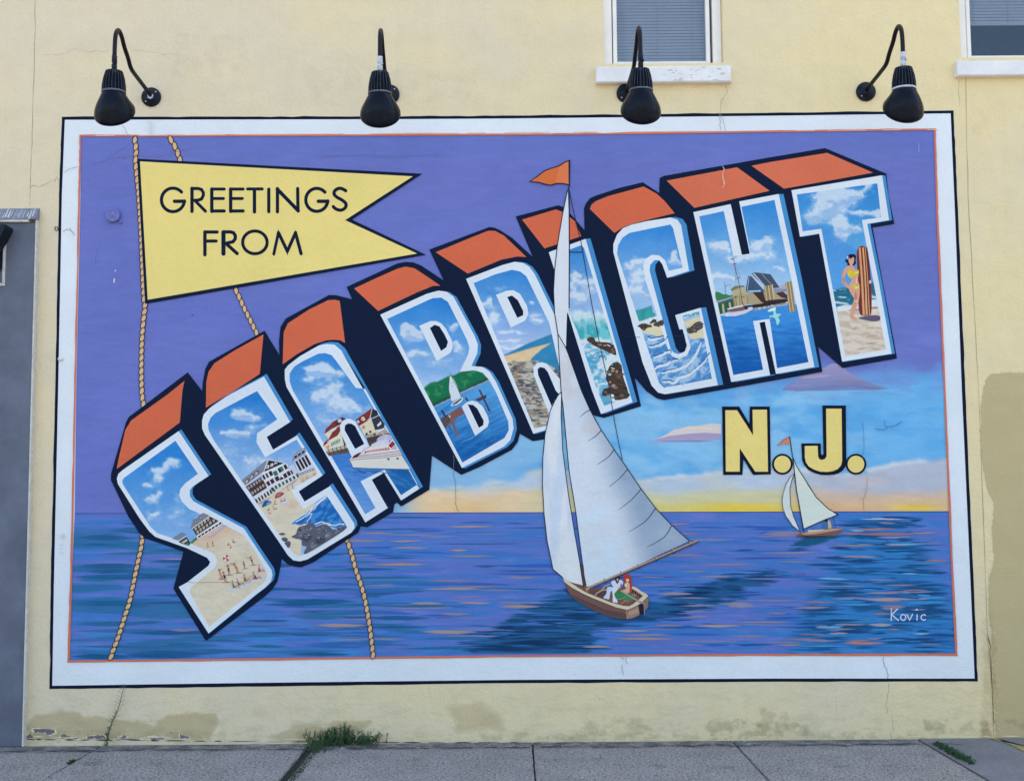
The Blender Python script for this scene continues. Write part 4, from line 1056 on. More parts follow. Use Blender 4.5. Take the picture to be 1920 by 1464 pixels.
W4([(178,636),(320,538),(402,572),(275,664)], (120, 134, 166)); W4([(275,682),(392,600),(458,700),(440,742),(330,712)], (70, 60, 60)); a.line(z4([(275,676),(395,598)]), 1.3, (218, 224, 236), cap=False)
W4([(320,690),(400,640),(415,670),(345,710)], (170, 190, 186)); W4([(380,712),(430,700),(440,742),(395,735)], (60, 130, 110))
for x, y in ((480,690),(500,672),(520,655),(540,640)): a.circ(z4([(x, y)])[0], 2.4, (52, 128, 92), n=9)
a.cut('painted_cottage', f)
a.smooth(z4([(700,620),(760,590),(830,545),(960,440),(1000,450),(900,520),(790,610)]), (176, 172, 200))
W4([(1110,740),(1300,700),(1240,720),(1120,752)], (190, 196, 220)); a.poly(z4([(960,1430),(1120,1340),(1380,1300),(1330,1350),(1150,1400)]), (200, 206, 226)); W4([(1300,1270),(1500,1210),(1600,1190),(1540,1260),(1380,1290)], (204, 208, 226)); W4([(1480,1060),(1560,1060),(1590,1120),(1510,1140)], (196, 200, 222))
for x, y, h, su, le, ps, ar in ((712,760,68,(180,176,180),0,'stand',None),(790,745,70,(90,90,100),0,'stand',[(-.15,.95),(.2,.5)]),(1015,735,50,(120,100,100),.3,'sit',None),(1100,695,60,(110,80,80),-.1,'sit',None),(1050,775,44,(180,160,150),.2,'sit',None),
    (925,1240,150,(190,140,120),-.25,'stand',[(.3,1.05),(.2,1.0)]),(985,1290,160,(40,44,66),-.2,'stand',[(.2,.6),(-.1,.4)]),(1040,1180,150,(90,70,80),-.15,'stand',[(-.2,.95),(.1,1.05)]),(1170,1150,150,(206,110,80),-.35,'stand',[(-.45,1.0),(-.4,.85)]),
    (1270,1085,110,(100,80,90),-.15,'stand',[(-.3,.7),(.2,.85)]),(1395,1030,120,(110,70,80),-.3,'stand',[(-.5,.95),(.1,1.2)]),(1490,1130,110,(170,50,66),-.05,'sit',None),(1110,1370,120,(50,130,130),-.2,'sit',None),(1190,1330,105,(120,90,80),-.3,'sit',None),(1280,1270,110,(110,80,80),-.15,'sit',None),(1440,1240,120,(60,64,110),-.3,'sit',[(-.6,.2)]),(1390,1240,60,(190,140,120),.3,'sit',None)):
    p = z4([(x, y)])[0]; shadow(a, p[0]+1, p[1], h/8*.9); person(a, p[0], p[1], h/8, (184, 134, 114), su, le, ps, arms=ar)
a.cut('painted_bathers', f, True)
c = z4([(992, 928)])[0]; a.circ(c, 6.1, (224, 214, 222))
for k in range(3): t = k*2.094+.4; a.poly([c]+[(c[0]+6*math.cos(t+j*.26), c[1]+6*math.sin(t+j*.26)) for j in range(5)], (178, 70, 84))
a.cut('painted_beach_ball', f)
a.line(crackpath([(352,1091),(370,1092),(400,1091),(430,1092),(470,1091)], .4), .8, (150, 146, 140), cap=False)
a.build('hairline_crack', f)

# ---------------- E
Ef = [(495,706),(544,791),(500,819),(512,843),(557,816),(605,891),(560,921),(571,940),(619,911),(664,981),(665,989),(659,998),(592,1039),(577,1048),(562,1052),(550,1050),(540,1041),(522,1014),(384,815),(379,803),(379,788),(382,777),(392,766),(425,743)]
Ei = [(482,733),(520,786),(482,812),(481,829),(497,857),(556,824),(596,888),(546,917),(552,930),(569,954),(612,928),(649,984),(645,992),(575,1037),(562,1042),(551,1037),(542,1027),(482,944),(400,824),(391,806),(390,795),(395,783),(404,774)]
z5 = cr(440, 820, 8); z2b = cr(480, 732, 4)
sandE = z5([(300,940),(500,870),(900,600),(1250,430),(1400,500),(1000,1500),(1000,2300),(0,1800)])
seaE = z2b([(250,1000),(330,950),(540,785),(800,800),(760,1100),(570,1022),(500,995),(440,1015),(400,992),(330,1006)])
def picE(X, Y):
    C = skyg(X, Y, 745, 890, (40, 126, 214), (150, 186, 236), 111)
    C = clouds(X, Y, C, [(452,772,16,10),(440,780,10,6),(470,782,26,8),(432,812,18,6),(450,815,26,8,.8),(480,800,30,10,.6),(430,850,34,24,.5),(490,870,40,20,.6),(560,860,30,14,.6)], 112, 11, .9)
    m = softpip(X, Y, sandE, 1); sand = lerp((206, 200, 182), (218, 212, 196), fbm(X, Y, 24, 16, 4, 113)); sand = lerp(sand, (196, 168, 148), ss(fbm(X, Y, 30, seed=114), .6, .8)*.6)
    C = np.where(m[:, None], sand, C)
    s = softpip(X, Y, seaE, 1.2, 6); sc = lerp((30, 98, 184), (64, 142, 214), ss(fbm(X-Y*.5, Y+X*.6, 12, 5, 4, 115), .4, .65))
    d = (X-600)*.55+(Y-950)  # distance towards the shore
    sc = lerp(sc, (208, 226, 244), ss(fbm(X+Y*.3, Y*1.4+X*.8, 13, 4, 4, 116), .52, .6)*ss(-d+12, 0, 40)*.9)
    return brush(X, Y, np.where(s[:, None], sc, C), .03, 8, 3, 117)
f = bletter('E', Ef, Ei, [[(494,627),(487,701),(440,732),(386,764),(387,715),(391,697),(402,681),(440,657)]], (5, -5), [], picE, notch=[[(500,819),(544,791.5),(557,816),(512,843)], [(560,921),(605,891.5),(619,911),(571,940)]], scene='showing a gabled hotel, umbrellas and dark rocks on the shore')
a = Art(6)
W5 = lambda pts, c: a.poly(z5(pts), c)
dk = (44, 42, 58)
W5([(105,640),(165,722),(430,517),(490,325)], (128, 134, 156)); W5([(165,738),(400,588),(490,750),(275,888)], (72, 56, 60)); a.line(z5([(163,728),(432,520)]), 1.6, (214, 220, 234), cap=False)
W5([(400,575),(440,512),(745,382),(790,400),(805,470),(870,470),(905,540),(490,760)], (212, 218, 234)); W5([(430,525),(505,328),(760,382)], (214, 220, 234)); W5([(442,515),(510,340),(738,384)], dk)
W5([(275,888),(490,752),(900,520),(940,600),(935,610),(600,790),(330,960),(305,915)], (208, 214, 232))
W5([(470,470),(490,410),(520,420),(515,455)], (220, 224, 234)); W5([(535,440),(540,395),(575,385),(580,425)], (220, 224, 234)); W5([(585,405),(610,365),(645,390)], (220, 224, 234))
for p in ((492,440,10),(557,412,9),(615,388,8)): a.circ(z5([p[:2]])[0], p[2]/8, dk, n=6)
def win(x, y, w_, h_, c=dk): W5([(x, y), (x+w_*.85, y-w_*.5), (x+w_*.85+h_*.45, y-w_*.5+h_*.85), (x+h_*.45, y+h_*.85)], c)
for (x, y, w_, c) in ((408,572,34,dk),(455,548,36,(92,78,84)),(505,520,50,dk),(570,520,62,(60,110,100)),(640,470,50,dk),(672,450,44,(50,120,100)),(728,420,44,dk)): win(x, y, w_, 74, c)
for (x, y, w_) in ((470,670,46),(525,640,56),(595,602,62),(720,555,54),(775,520,50),(830,495,26)): win(x, y, w_, 72, (66, 40, 54))
W5([(672,640),(690,585),(745,612),(690,640)], dk)
for i in range(7): win(310+i*43-8, 930-i*28, 26, 66, dk)
for i, c in zip(range(8), ((56,60,70),(50,100,84),(50,100,84),(60,110,96),(50,90,84),(64,100,96),(60,90,90),(70,80,90))): win(592+i*0+ (i%8)*54-54, 742-i*29+18, 36, 54, c)
for r in range(2):
    for i in range(6): win(190+i*40+r*50+ (8 if r else 0), 745-i*27+r*76, 26, 38, (206, 202, 198)); win(198+i*40+r*50+(8 if r else 0), 748-i*27+r*76, 12, 22, (80, 70, 76))
for x, y in ((180,660),(255,590),(325,540)): W5([(x-34,y+8),(x,y-44),(x+44,y-44),(x+30,y+24)], (90, 90, 108)); W5([(x-14,y+20),(x-10,y-14),(x+16,y-24),(x+20,y+8)], (220, 224, 232)); a.circ(z5([(x+4, y)])[0], 1.1, dk, n=6)
a.cut('painted_hotel', f)
W5([(858,370),(880,250),(1055,148),(1075,215),(885,350)], (136, 142, 166)); W5([(890,360),(1080,255),(1190,440),(965,540)], (206, 212, 232))
for i in range(4): x, y = 905+i*46, 362-i*28; W5([(x,y),(x+32,y-18),(x+108,y+125),(x+76,y+145)], (48, 44, 58))
for i in range(3): x, y = 890+i*56, 290-i*34; W5([(x,y),(x+8,y-22),(x+44,y-30),(x+46,y-2),(x+16,y+24)], (40, 40, 52)); a.line(z5([(x, y-8), (x+22, y-34), (x+50, y-30)]), .9, (220, 224, 234), cap=False)
W5([(800,440),(880,400),(950,520),(900,540)], (190, 204, 232)); W5([(960,540),(1200,455),(1210,480),(990,570)], (128, 134, 172))
for i in range(7): x, y = 960+i*36, 560-i*16; W5([(x,y),(x+18,y-8),(x+22,y+10),(x+6,y+18)], (206, 210, 230))
a.cut('painted_house', f)
W5([(350,985),(560,880),(700,790),(900,640),(960,610),(760,760),(600,860),(380,1005)], (150, 156, 188))
a.cut('painted_dune_shade', f)
a.smooth(z5([(412,1046),(425,990),(470,945),(530,950),(552,975),(500,1010)]), (36, 84, 156)); a.smooth(z5([(470,1000),(520,960),(545,972),(500,1005)]), (110, 160, 210)); a.cut('painted_umbrella', f, label='blue beach umbrella')
a.smooth(z5([(605,912),(615,860),(670,822),(735,828),(735,850),(680,890)]), (150, 62, 84)); a.smooth(z5([(620,880),(665,840),(700,840),(660,880)]), (190, 110, 130))
a.cut('painted_umbrella', f, label='red beach umbrella')
W5([(690,960),(790,900),(820,950),(740,1005),(700,990)], (202, 206, 230)); a.smooth(z5([(790,720),(850,680),(920,650),(940,640),(860,700),(810,725)]), (160, 162, 200))
for x, y, h, su, le, ps in ((800,790,60,(170,130,120),-.1,'stand'),(868,765,64,(120,90,110),0,'stand'),(600,1000,70,(150,130,110),.1,'stand'),(500,1090,50,(160,130,110),.2,'sit'),(600,1075,60,(170,130,110),-.4,'sit'),(700,960,50,(90,60,90),-.2,'sit'),(740,950,50,(110,60,80),.2,'sit'),(1020,660,50,(170,140,130),0,'stand'),(1080,610,44,(150,120,130),0,'stand'),(1190,560,40,(150,120,130),.3,'sit'),(520,1140,46,(190,150,120),-.5,'sit')):
    p = z5([(x, y)])[0]; shadow(a, p[0]+1, p[1], h/8); person(a, p[0], p[1], h/8, (196, 156, 136), su, le, ps)
a.cut('painted_bathers', f, True)
for k, pts in enumerate(([(252,1000),(330,945),(430,870),(530,790)], [(300,985),(380,935),(430,880),(520,800)], [(380,985),(420,930),(400,920),(450,880)], [(500,990),(560,1012),(640,1000),(660,1004)], [(440,1000),(500,985),(560,1005)])):
    a.line([(x+random.gauss(0,.6), y+random.gauss(0,.6)) for x, y in catmull(z2b(pts), 5, False)], [2.4, 1.2, 1.8, .8, 2.6, 1.4][k] if False else (1.8 if k != 2 else 1.2), (212, 228, 244), cap=False)
a.cut('painted_foam', f, True)
rk = z2b([(265,1095),(300,1075),(310,1040),(340,1015),(370,1010),(400,992),(430,998),(450,1020),(490,1005),(525,1003),(560,1025),(580,1042),(640,1025),(668,1012),(676,1035),(560,1115),(380,1222),(362,1205),(380,1170),(345,1160),(340,1120),(300,1110)])
a.smooth(rk, (88, 94, 114), 3); random.seed(61)
for (cx_, cy_, r) in ((350,1050,46),(400,1030,40),(380,1100,44),(470,1060,46),(520,1040,38),(480,1120,40),(540,1085,34),(600,1060,34),(430,1160,34),(640,1035,22),(330,1090,24)):
    c = z2b([(cx_, cy_)])[0]; r /= 4
    a.smooth([(c[0]+r*math.cos(t)*random.uniform(.6,1.1), c[1]+r*.8*math.sin(t)*random.uniform(.6,1.1)) for t in [i*.785 for i in range(8)]], random.choice([(70,74,92),(104,110,128),(88,94,114)]), 2)
    for _ in range(5):
        ox, oy = random.uniform(-.5, .4)*r, random.uniform(-.6, .4)*r; a.smooth([(c[0]+ox+r*.34*math.cos(t)*random.uniform(.3,1), c[1]+oy+r*.2*math.sin(t)*random.uniform(.3,1)) for t in [i*.9 for i in range(7)]], random.choice([(136,144,164),(112,118,138),(146,152,170),(52,56,72),(96,102,120)]), 2)
for p in ([(170,1075),(200,1066),(222,1078),(190,1084)], [(190,1110),(220,1100),(240,1120),(215,1135)], [(215,1140),(250,1128),(260,1150),(245,1180),(225,1160)]): a.smooth(z2b(p), (86, 90, 112), 3)
a.cut('painted_rocks', f, True)

# ---------------- A
Af = [(612,645),(627,646),(640,657),(786,916),(752,938),(720,886),(697,899),(727,952),(685,979),(537,725),(534,710),(534,693),(540,685),(562,668),(597,648)]
Ai = [(610,662),(622,666),(630,676),(667,727),(685,729),(783,908),(752,928),(721,880),(676,902),(704,952),(685,964),(549,732),(543,715),(543,700),(552,687),(568,677),(597,663)]
z6 = cr(590, 750, 9.6)
watA = z6([(250,1010),(450,960),(660,935),(700,900),(1000,800),(1300,700),(2000,1100),(2000,3000),(0,3000),(100,900)])
def picA(X, Y):
    C = skyg(X, Y, 660, 850, (48, 132, 216), (150, 186, 236), 121)
    C = clouds(X, Y, C, [(590,694,20,9),(600,690,16,12),(618,700,32,10),(580,712,18,7),(620,735,26,22),(640,760,34,14,.8),(590,745,20,18,.6),(610,790,30,14,.5),(660,770,40,16,.5)], 122, 12, .9)
    m = pip(X, Y, watA); w_ = lerp((58, 122, 208), (104, 156, 224), np.clip((Y-850)/110+(fbm(X*.9+Y*.3, Y-X*.25, 22, 4, 4, 123)-.5)*1.2, 0, 1))
    w_ = lerp(w_, (18, 92, 168), ss(X-715, 0, 25)*.85); w_ = lerp(w_, (60, 140, 200), ss(fbm(X, Y-X*.4, 18, 4, 3, 124), .55, .7)*ss(X-715, 0, 20)*.6)
    return brush(X, Y, np.where(m[:, None], w_, C), .03, 10, 2.5, 125)
ring = [(639,812),(637,800),(641,790),(649,785),(657,785),(666,790),(674,804),(693,837),(661,860)]
hole = [(646,806),(647,797),(653,793.5),(660,794.5),(666,799),(683,832),(666,841.5)]
f = bletter('A', Af, Ai, [[(637,564),(647,643),(638,638),(625,637),(612,638),(590,645),(555,665),(530,683),(532,623),(540,606),(580,580),(615,563),(627,562)]], (7, -4), [(ring, hole)], picA, notch=[[(720,886),(697,899),(727,952),(752,938)]], scene='showing red roofed houses on a quay and a white motor yacht')
a = Art(6); W6 = lambda pts, c: a.poly(z6(pts), c)
red, redd, crm = (128, 52, 54), (92, 44, 56), (216, 212, 196)
W6([(200,930),(640,850),(660,945),(450,975),(260,1010)], (96, 88, 90)); W6([(200,900),(600,780),(640,850),(230,945)], (176, 174, 164))
W6([(180,610),(500,480),(560,800),(200,900),(160,830),(240,690)], crm); W6([(175,612),(200,520),(330,390),(490,305),(580,340),(560,410),(470,440),(300,520)], red); W6([(350,385),(490,305),(580,340),(560,400),(400,455)], redd)
W6([(230,740),(320,570),(470,440),(480,520),(410,640)], red); W6([(155,830),(165,770),(240,700),(260,745),(160,832)], red); W6([(190,620),(250,690),(230,660)], (220, 150, 120)); W6([(280,560),(380,490),(390,520),(300,590)], (206, 214, 200))
a.line(z6([(225,752),(420,648),(500,560)]), 1.2, (232, 230, 216), cap=False); a.line(z6([(178,622),(300,535),(470,445)]), 1.2, (232, 230, 216), cap=False)
W6([(290,760),(440,670),(490,800),(300,850)], (206, 212, 206)); W6([(480,580),(560,680),(600,780),(530,830)], (70, 56, 66))
for x in (320, 375, 428): a.circ(z6([(x, 790-(x-320)*.5)])[0], 3, (120, 156, 146), 4.4, .4, 12); a.line(z6([(x, 745-(x-320)*.5), (x+4, 830-(x-320)*.5)]), .6, crm, cap=False)
W6([(200,830),(260,800),(270,850),(215,880)], (210, 150, 110)); a.smooth(z6([(415,385),(430,345),(460,335),(490,370),(450,405)]), (198, 200, 220), 3)
for i in range(5): x = 250+i*72; a.line(z6([(x-10, 870-i*12), (x+28, 985-i*22)]), 1.3, (50, 44, 50), cap=False)
for i in range(12): x = 440+i*16; a.line(z6([(x, 905-i*5), (x+14, 955-i*3)]), .7, (66, 60, 66), cap=False)
a.cut('painted_boathouse', f, label='left boathouse with red roofs')
W6([(800,450),(1000,330),(1080,540),(1250,520),(1310,560),(930,670),(880,600)], crm); W6([(735,355),(1035,140),(1060,200),(940,380),(800,465)], red); W6([(1030,150),(1120,190),(1160,290),(1010,330)], (44, 48, 66)); W6([(1015,345),(1170,285),(1260,430),(1250,500),(1080,540)], (50, 58, 78)); a.line(z6([(1010,340),(1150,275)]), 1.2, crm, cap=False); a.line(z6([(1035,150),(1000,300),(1080,530)]), 1.2, crm, cap=False)
for x, y, s_ in ((870,340,36),(780,390,24)): W6([(x-s_,y+s_*.3),(x-s_*.6,y-s_),(x+s_*.5,y-s_),(x+s_*1.2,y+s_*.4),(x+s_*.2,y+s_)], (222, 224, 214)); a.circ(z6([(x, y)])[0], s_/24, (90, 110, 96), n=8)
a.circ(z6([(880, 490)])[0], 3.4, (214, 160, 104), 4.0, n=12); a.circ(z6([(880, 490)])[0], 1.4, (120, 110, 90), n=8); W6([(1120,450),(1190,380),(1200,430),(1140,480)], (220, 222, 220))
W6([(900,630),(1290,530),(1340,600),(940,690)], (166, 160, 146)); W6([(930,680),(1340,590),(1400,700),(1130,760),(990,840)], (76, 68, 72))
for i in range(16): x = 955+i*24; a.line(z6([(x, 690-i*5), (x+14, 760-i*6)]), .7, (44, 38, 46), cap=False)
for x, y in ((935,610),(1000,570),(1080,620)): a.circ(z6([(x, y)])[0], 2.4, (60, 58, 66), n=9)
a.build('painted_boathouse', f)['label'] = 'right red roofed house with dark gable'
a = Art(8)       # the yacht lies over the letter frame
yw, ys = (220, 218, 226), (196, 200, 226)
W6([(625,1070),(690,1215),(1000,1225),(1690,1240),(1720,1240),(1560,990),(1250,1020)], (214, 218, 218)); W6([(625,1070),(700,990),(850,930),(900,890),(1000,840),(1330,780),(1400,700),(1530,900),(1575,985),(1250,1020),(660,1075)], yw)
W6([(1000,835),(1030,790),(1130,740),(1250,700),(1340,720),(1330,800)], (206, 212, 236)); a.smooth(z6([(1120,735),(1140,680),(1220,630),(1330,615),(1390,690),(1350,720),(1250,720)]), (186, 184, 216), 3); W6([(1240,700),(1280,690),(1330,790),(1290,800)], (196, 206, 238))
W6([(670,1052),(700,1000),(790,950),(850,935),(770,1030)], (92, 40, 58)); W6([(890,960),(905,920),(1330,850),(1360,890),(1300,900),(1010,930)], (176, 60, 76)); W6([(1325,820),(1400,735),(1450,790),(1380,865)], (156, 36, 60)); W6([(1380,880),(1440,800),(1490,880),(1400,890)], (180, 180, 190))
for i in range(16): x = 930+i*27; a.line(z6([(x, 955-i*4.6), (x+10, 905-i*3.6)]), .9, (222, 216, 224), cap=False)
for pts in ([(780,1030),(1200,1000),(1560,950)], [(800,1000),(1200,960),(1540,912)], [(640,1075),(1200,1035),(1570,985)]): a.line(z6(pts), 1.1, (110, 80, 110), cap=False)
a.line(z6([(630,1085),(690,1213),(1000,1228),(1690,1245),(1720,1240)]), 1.0, (70, 86, 130), cap=False); a.line(z6([(850,932),(900,880),(1000,835),(1030,790),(1130,740)]), .8, (120, 120, 150), cap=False)
for x in (1325, 1490): a.circ(z6([(x, 1062-(x-1325)*.06)])[0], 3.4, (176, 170, 168), 2.0, n=14); a.circ(z6([(x+4, 1062-(x-1325)*.06)])[0], 1.7, (40, 38, 46), n=10)
a.line(z6([(1100,610),(1250,500)]), 1.6, (216, 222, 236), cap=False); a.line(z6([(1180,550),(1310,690)]), 1.0, (206, 214, 232), cap=False)
a.cut('painted_yacht', f)
for k in range(18): x = random.uniform(720, 1700); a.lens(*z6([(x, 1262+random.uniform(0, 50))])[0], random.uniform(6, 16), 1.2, (22, 90, 160), .15)
a.cut('painted_ripples', f, True)

# ---------------- B
Bf = [(713,590),(800,551),(822,545),(837,547),(850,556),(890,630),(896,646),(895,662),(884,686),(905,688),(918,697),(930,716),(961,785),(963,803),(957,825),(945,837),(866,877)]
Bi = [(726,598),(800,564),(812,559),(827,558),(840,566),(876,638),(880,652),(878,664),(862,697),(890,694),(905,699),(916,711),(930,735),(953,790),(954,806),(946,821),(867,867),(797,732)]
z9 = cr(780, 680, 7.322)
hillB = z9([(100,360),(180,280),(240,258),(300,262),(360,220),(460,175),(520,175),(600,130),(700,108),(800,104),(900,118),(1000,200),(1010,235),(620,405),(470,490),(235,600)])
watB = z9([(235,602),(470,494),(620,412),(1010,240),(1500,200),(1500,1600),(500,1600)])
def picB(X, Y):
    C = skyg(X, Y, 560, 720, (42, 128, 214), (150, 188, 238), 131)
    C = clouds(X, Y, C, [(766,624,14,16),(775,630,22,12),(762,612,6,10),(850,612,12,9),(782,665,26,8),(850,645,14,8,.7),(830,680,40,14,.5),(860,655,18,12,.7)], 132, 10, .8)
    C = lerp(C, (176, 202, 238), ss(Y-690, 0, 40)*.5)
    h = softpip(X, Y, hillB, 1.4, 5); hc = lerp((18, 112, 78), (66, 142, 96), ss(fbm(X, Y, 9, 9, 4, 133), .5, .66)*.8)
    edge = (Y-(680+600/7.322)-(X-(780+235/7.322))*(-.47)); hc = lerp(hc, (40, 60, 56), ss(edge, -9, -2)*.85)
    C = np.where(h[:, None], hc, C); m = pip(X, Y, watB)
    w_ = lerp((84, 158, 224), (26, 104, 184), np.clip((Y-735)/110+(fbm(X+Y*.5, Y*1.0+X*.55, 24, 4, 4, 134)-.5)*1.1, 0, 1)); w_ = lerp(w_, (20, 78, 150), ss(fbm(X, Y+X*.55, 20, 4, 3, 135), .56, .68)*ss(Y, 810, 840)*.7)
    return brush(X, Y, np.where(m[:, None], w_, C), .03, 8, 3, 136)
f = bletter('B', Bf, Bi, [[(664,541),(700,524),(745,504),(760,500),(777,503),(800,518),(826,536),(812,536),(780,549),(709,583)]], (6, 1), [([(786,611),(807,602),(818,602),(827,606),(836,616),(847,638),(849,651),(844,662),(819,677)], [(806,615),(815,609),(824,612),(834,628),(840,641),(837,651),(827,658)]), ([(866,762),(875,754),(885,751),(894,753),(905,762),(914,779),(917,790),(914,800),(891,817)], [(877,758),(887,759),(895,766),(907,789),(906,797),(898,802)])], picB, scene='showing green hills, a small white sailboat and a wooden pier')
a = Art(6); W9 = lambda pts, c: a.poly(z9(pts), c); wd = (108, 78, 76)
a.line(z9([(240,606),(470,498),(620,416),(1005,240)]), 1.0, (176, 176, 140), cap=False)
W9([(330,775),(610,600),(660,695),(520,800),(400,905)], (124, 86, 82)); W9([(330,775),(440,710),(470,800),(400,900)], (60, 56, 70)); W9([(810,505),(960,440),(965,480),(870,530)], (70, 62, 74))
a.line(z9([(350,650),(400,730)]), 3.6, (60, 52, 64), cap=False); a.line(z9([(480,760),(575,1000)]), 4.2, (132, 92, 88), cap=False); a.line(z9([(870,370),(1015,670)]), 3.2, (74, 56, 64), cap=False); a.line(z9([(680,475),(710,525)]), 3.2, (60, 52, 62), cap=False); a.line(z9([(955,450),(955,490)]), 2.4, (50, 46, 60), cap=False); a.line(z9([(450,860),(480,930)]), 2, (70, 90, 130), cap=False)
for k in range(5): a.line(z9([(340+k*12, 790+k*22), (440+k*8, 740+k*24)]), .6, (150, 130, 130), cap=False)
W9([(440,720),(470,720),(475,745),(460,760)], (190, 190, 190))
a.cut('painted_pier', f)
W9([(475,600),(490,560),(620,465),(650,490),(620,540),(560,580)], (214, 224, 238)); W9([(495,590),(510,560),(625,480),(630,500),(560,560)], (70, 76, 84)); a.smooth(z9([(475,175),(460,260),(455,370),(475,450),(490,528),(560,500),(612,460),(590,390),(540,270)]), (206, 220, 240), 3); a.line(z9([(462,135),(478,175),(545,300),(630,480)]), .9, (50, 60, 70), cap=False)
for y in (270, 320): a.line(z9([(480, y+8), (520, y-6)]), .8, (120, 140, 180), cap=False)
a.cut('painted_small_sailboat', f)
random.seed(5)
for k in range(40): a.lens(890+random.gauss(0, 30), 815+random.gauss(0, 22), random.uniform(8, 26), random.uniform(.6, 1.4), random.choice([(90, 156, 220), (20, 84, 158), (60, 130, 206)]), -.42) if False else None
k = 0
while k < 34:
    x, y = 890+random.gauss(0, 28), 810+random.gauss(0, 24)
    if not pip(np.array([x-8, x+9]), np.array([y+5, y-6]), Bi).all() or y < 770: continue
    k += 1; a.lens(x, y, random.uniform(8, 22), random.uniform(.6, 1.4), random.choice([(90, 156, 220), (20, 84, 158), (60, 130, 206)]), -.42)
a.cut('painted_ripples', f, True)

# ---------------- R
Rf = [(874,523),(942,497),(965,491),(980,493),(992,500),(1002,513),(1040,591),(1052,650),(1068,735),(1051,742),(1042,732),(1027,697),(1021,690),(1013,688),(1008,692),(1009,703),(1036,765),(1042,800),(1000,813)]
Ri = [(888,531),(930,514),(960,506),(975,509),(987,518),(1030,606),(1050,693),(1051,712),(1032,690),(1026,682),(1016,679),(1006,681),(1000,690),(1001,704),(1029,774),(1026,797),(1002,803)]
z10 = cr(930, 600, 6.654)
def picR(X, Y):
    C = skyg(X, Y, 510, 650, (50, 132, 214), (168, 192, 238), 141)
    C = clouds(X, Y, C, [(908,575,16,7),(925,600,12,20,.9),(918,565,5,9),(958,625,28,5,.9),(950,640,36,6,.9),(1006,603,14,5),(995,568,6,5),(1000,590,18,12,.6),(970,655,40,6,.9),(940,540,22,8,.4)], 142, 9, .8)
    B = pip(X, Y, z10([(90,440),(400,290),(705,170),(830,300),(1000,800),(700,720),(440,520)])); C = np.where(B[:, None], lerp((40, 124, 172), (58, 142, 196), fbm(X, Y, 20, 10, 3, 143)), C)
    sd_ = pip(X, Y, z10([(95,455),(240,410),(440,350),(690,285),(560,370),(440,480),(440,530),(200,560),(130,560)])); C = np.where(sd_[:, None], lerp((216, 184, 150), (214, 206, 168), fbm(X, Y, 10, seed=144)), C)
    rk = softpip(X, Y, z10([(130,540),(230,508),(330,520),(440,500),(560,520),(700,580),(790,635),(1000,900),(900,1900),(300,1900)]), 1.5, 6)
    n = fbm(X+Y*.2, Y, 12, 4.5, 4, 145); rc = lerp((120, 118, 124), (184, 184, 176), ss(n, .36, .56)); rc = lerp(rc, (66, 72, 92), ss(fbm(X, Y-X*.1, 11, 4, 3, 146), .58, .68)*.85); rc = lerp(rc, (160, 140, 104), ss(fbm(X, Y, 10, 8, 3, 147), .6, .7)*.6)
    return brush(X, Y, np.where(rk[:, None], rc, C), .03, 8, 3, 148)
f = bletter('R', Rf, Ri, [[(817,473),(880,447),(915,433),(928,433),(945,442),(987,482),(970,481),(940,487),(877,513)]], (6, 0), [([(930,553),(950,545),(962,544),(975,551),(988,573),(991,588),(985,601),(958,614)], [(951,557),(960,554),(971,563),(981,583),(981,591),(970,596)])], picR, notch=[[(1009,703),(1008,692),(1013,688),(1021,690),(1027,697),(1042,732),(1051,742),(1040,800),(1036,765)]], scene='showing a sand spit and a grey stone jetty')
a = Art(6); random.seed(15)
for k in range(34):
    y = random.uniform(684, 798); x0 = 952+(y-684)*.47; x = random.uniform(x0+6, x0+34)
    a.lens(x, y, random.uniform(8, 16), random.uniform(1.6, 3.6), random.choice([(78, 82, 104), (96, 98, 116), (200, 200, 194), (176, 172, 160), (70, 74, 96)]), random.uniform(-.25, .15), wob=.8)
a.cut('painted_jetty_stones', f, True)

# ---------------- I
If = [(1029,473),(1098,448),(1186,754),(1127,776),(1110,732),(1066,590)]
Ii = [(1042,480),(1060,471),(1090,460),(1095,465),(1180,744),(1133,761),(1120,732),(1082,620),(1068,590)]
z11 = cr(1060, 440, 4.306)
def picI(X, Y):
    C = skyg(X, Y, 460, 560, (44, 128, 210), (140, 178, 232), 151)
    C = clouds(X, Y, C, [(1082,516,14,7),(1095,530,20,9),(1082,560,24,12),(1110,545,14,8),(1116,530,12,10),(1075,535,8,20,.6)], 152, 10, .8)
    t = ss(Y-(583+(fbm(X, Y, 8, seed=153)-.5)*16), -6, 8); C = lerp(C, (200, 224, 240), t)
    t2 = ss(Y-(592+(fbm(X, Y, 12, seed=154)-.5)*26), -4, 26); C = lerp(C, lerp((110, 196, 214), (64, 166, 186), ss(fbm(X, Y, 6, 16, 3, 155), .4, .6)), t2)
    fo = ss(Y-(634+(fbm(X, Y, 9, seed=156)-.5)*12), -3, 5); fc = lerp((206, 226, 242), (112, 182, 222), ss(fbm(X+Y*.5, Y, 14, 9, 4, 157), .5, .62)); C = lerp(C, fc, fo)
    wv = ss(fbm(X, Y, 16, 12, 3, 158)+ss(-X+1120+(Y-680)*.3, -20, 20)*.3, .66, .8)*ss(Y, 650, 670); C = lerp(C, (66, 156, 206), wv*.8)
    return brush(X, Y, C, .04, 7, 3, 159)
f = bletter('I', If, Ii, [[(979,412),(1042,393),(1056,398),(1078,415),(1084,430),(1090,443),(1021,466)]], (9, -1), [], picI, scene='showing a teal wave breaking on brown rocks, partly behind the big sail')
a = Art(6); random.seed(23)
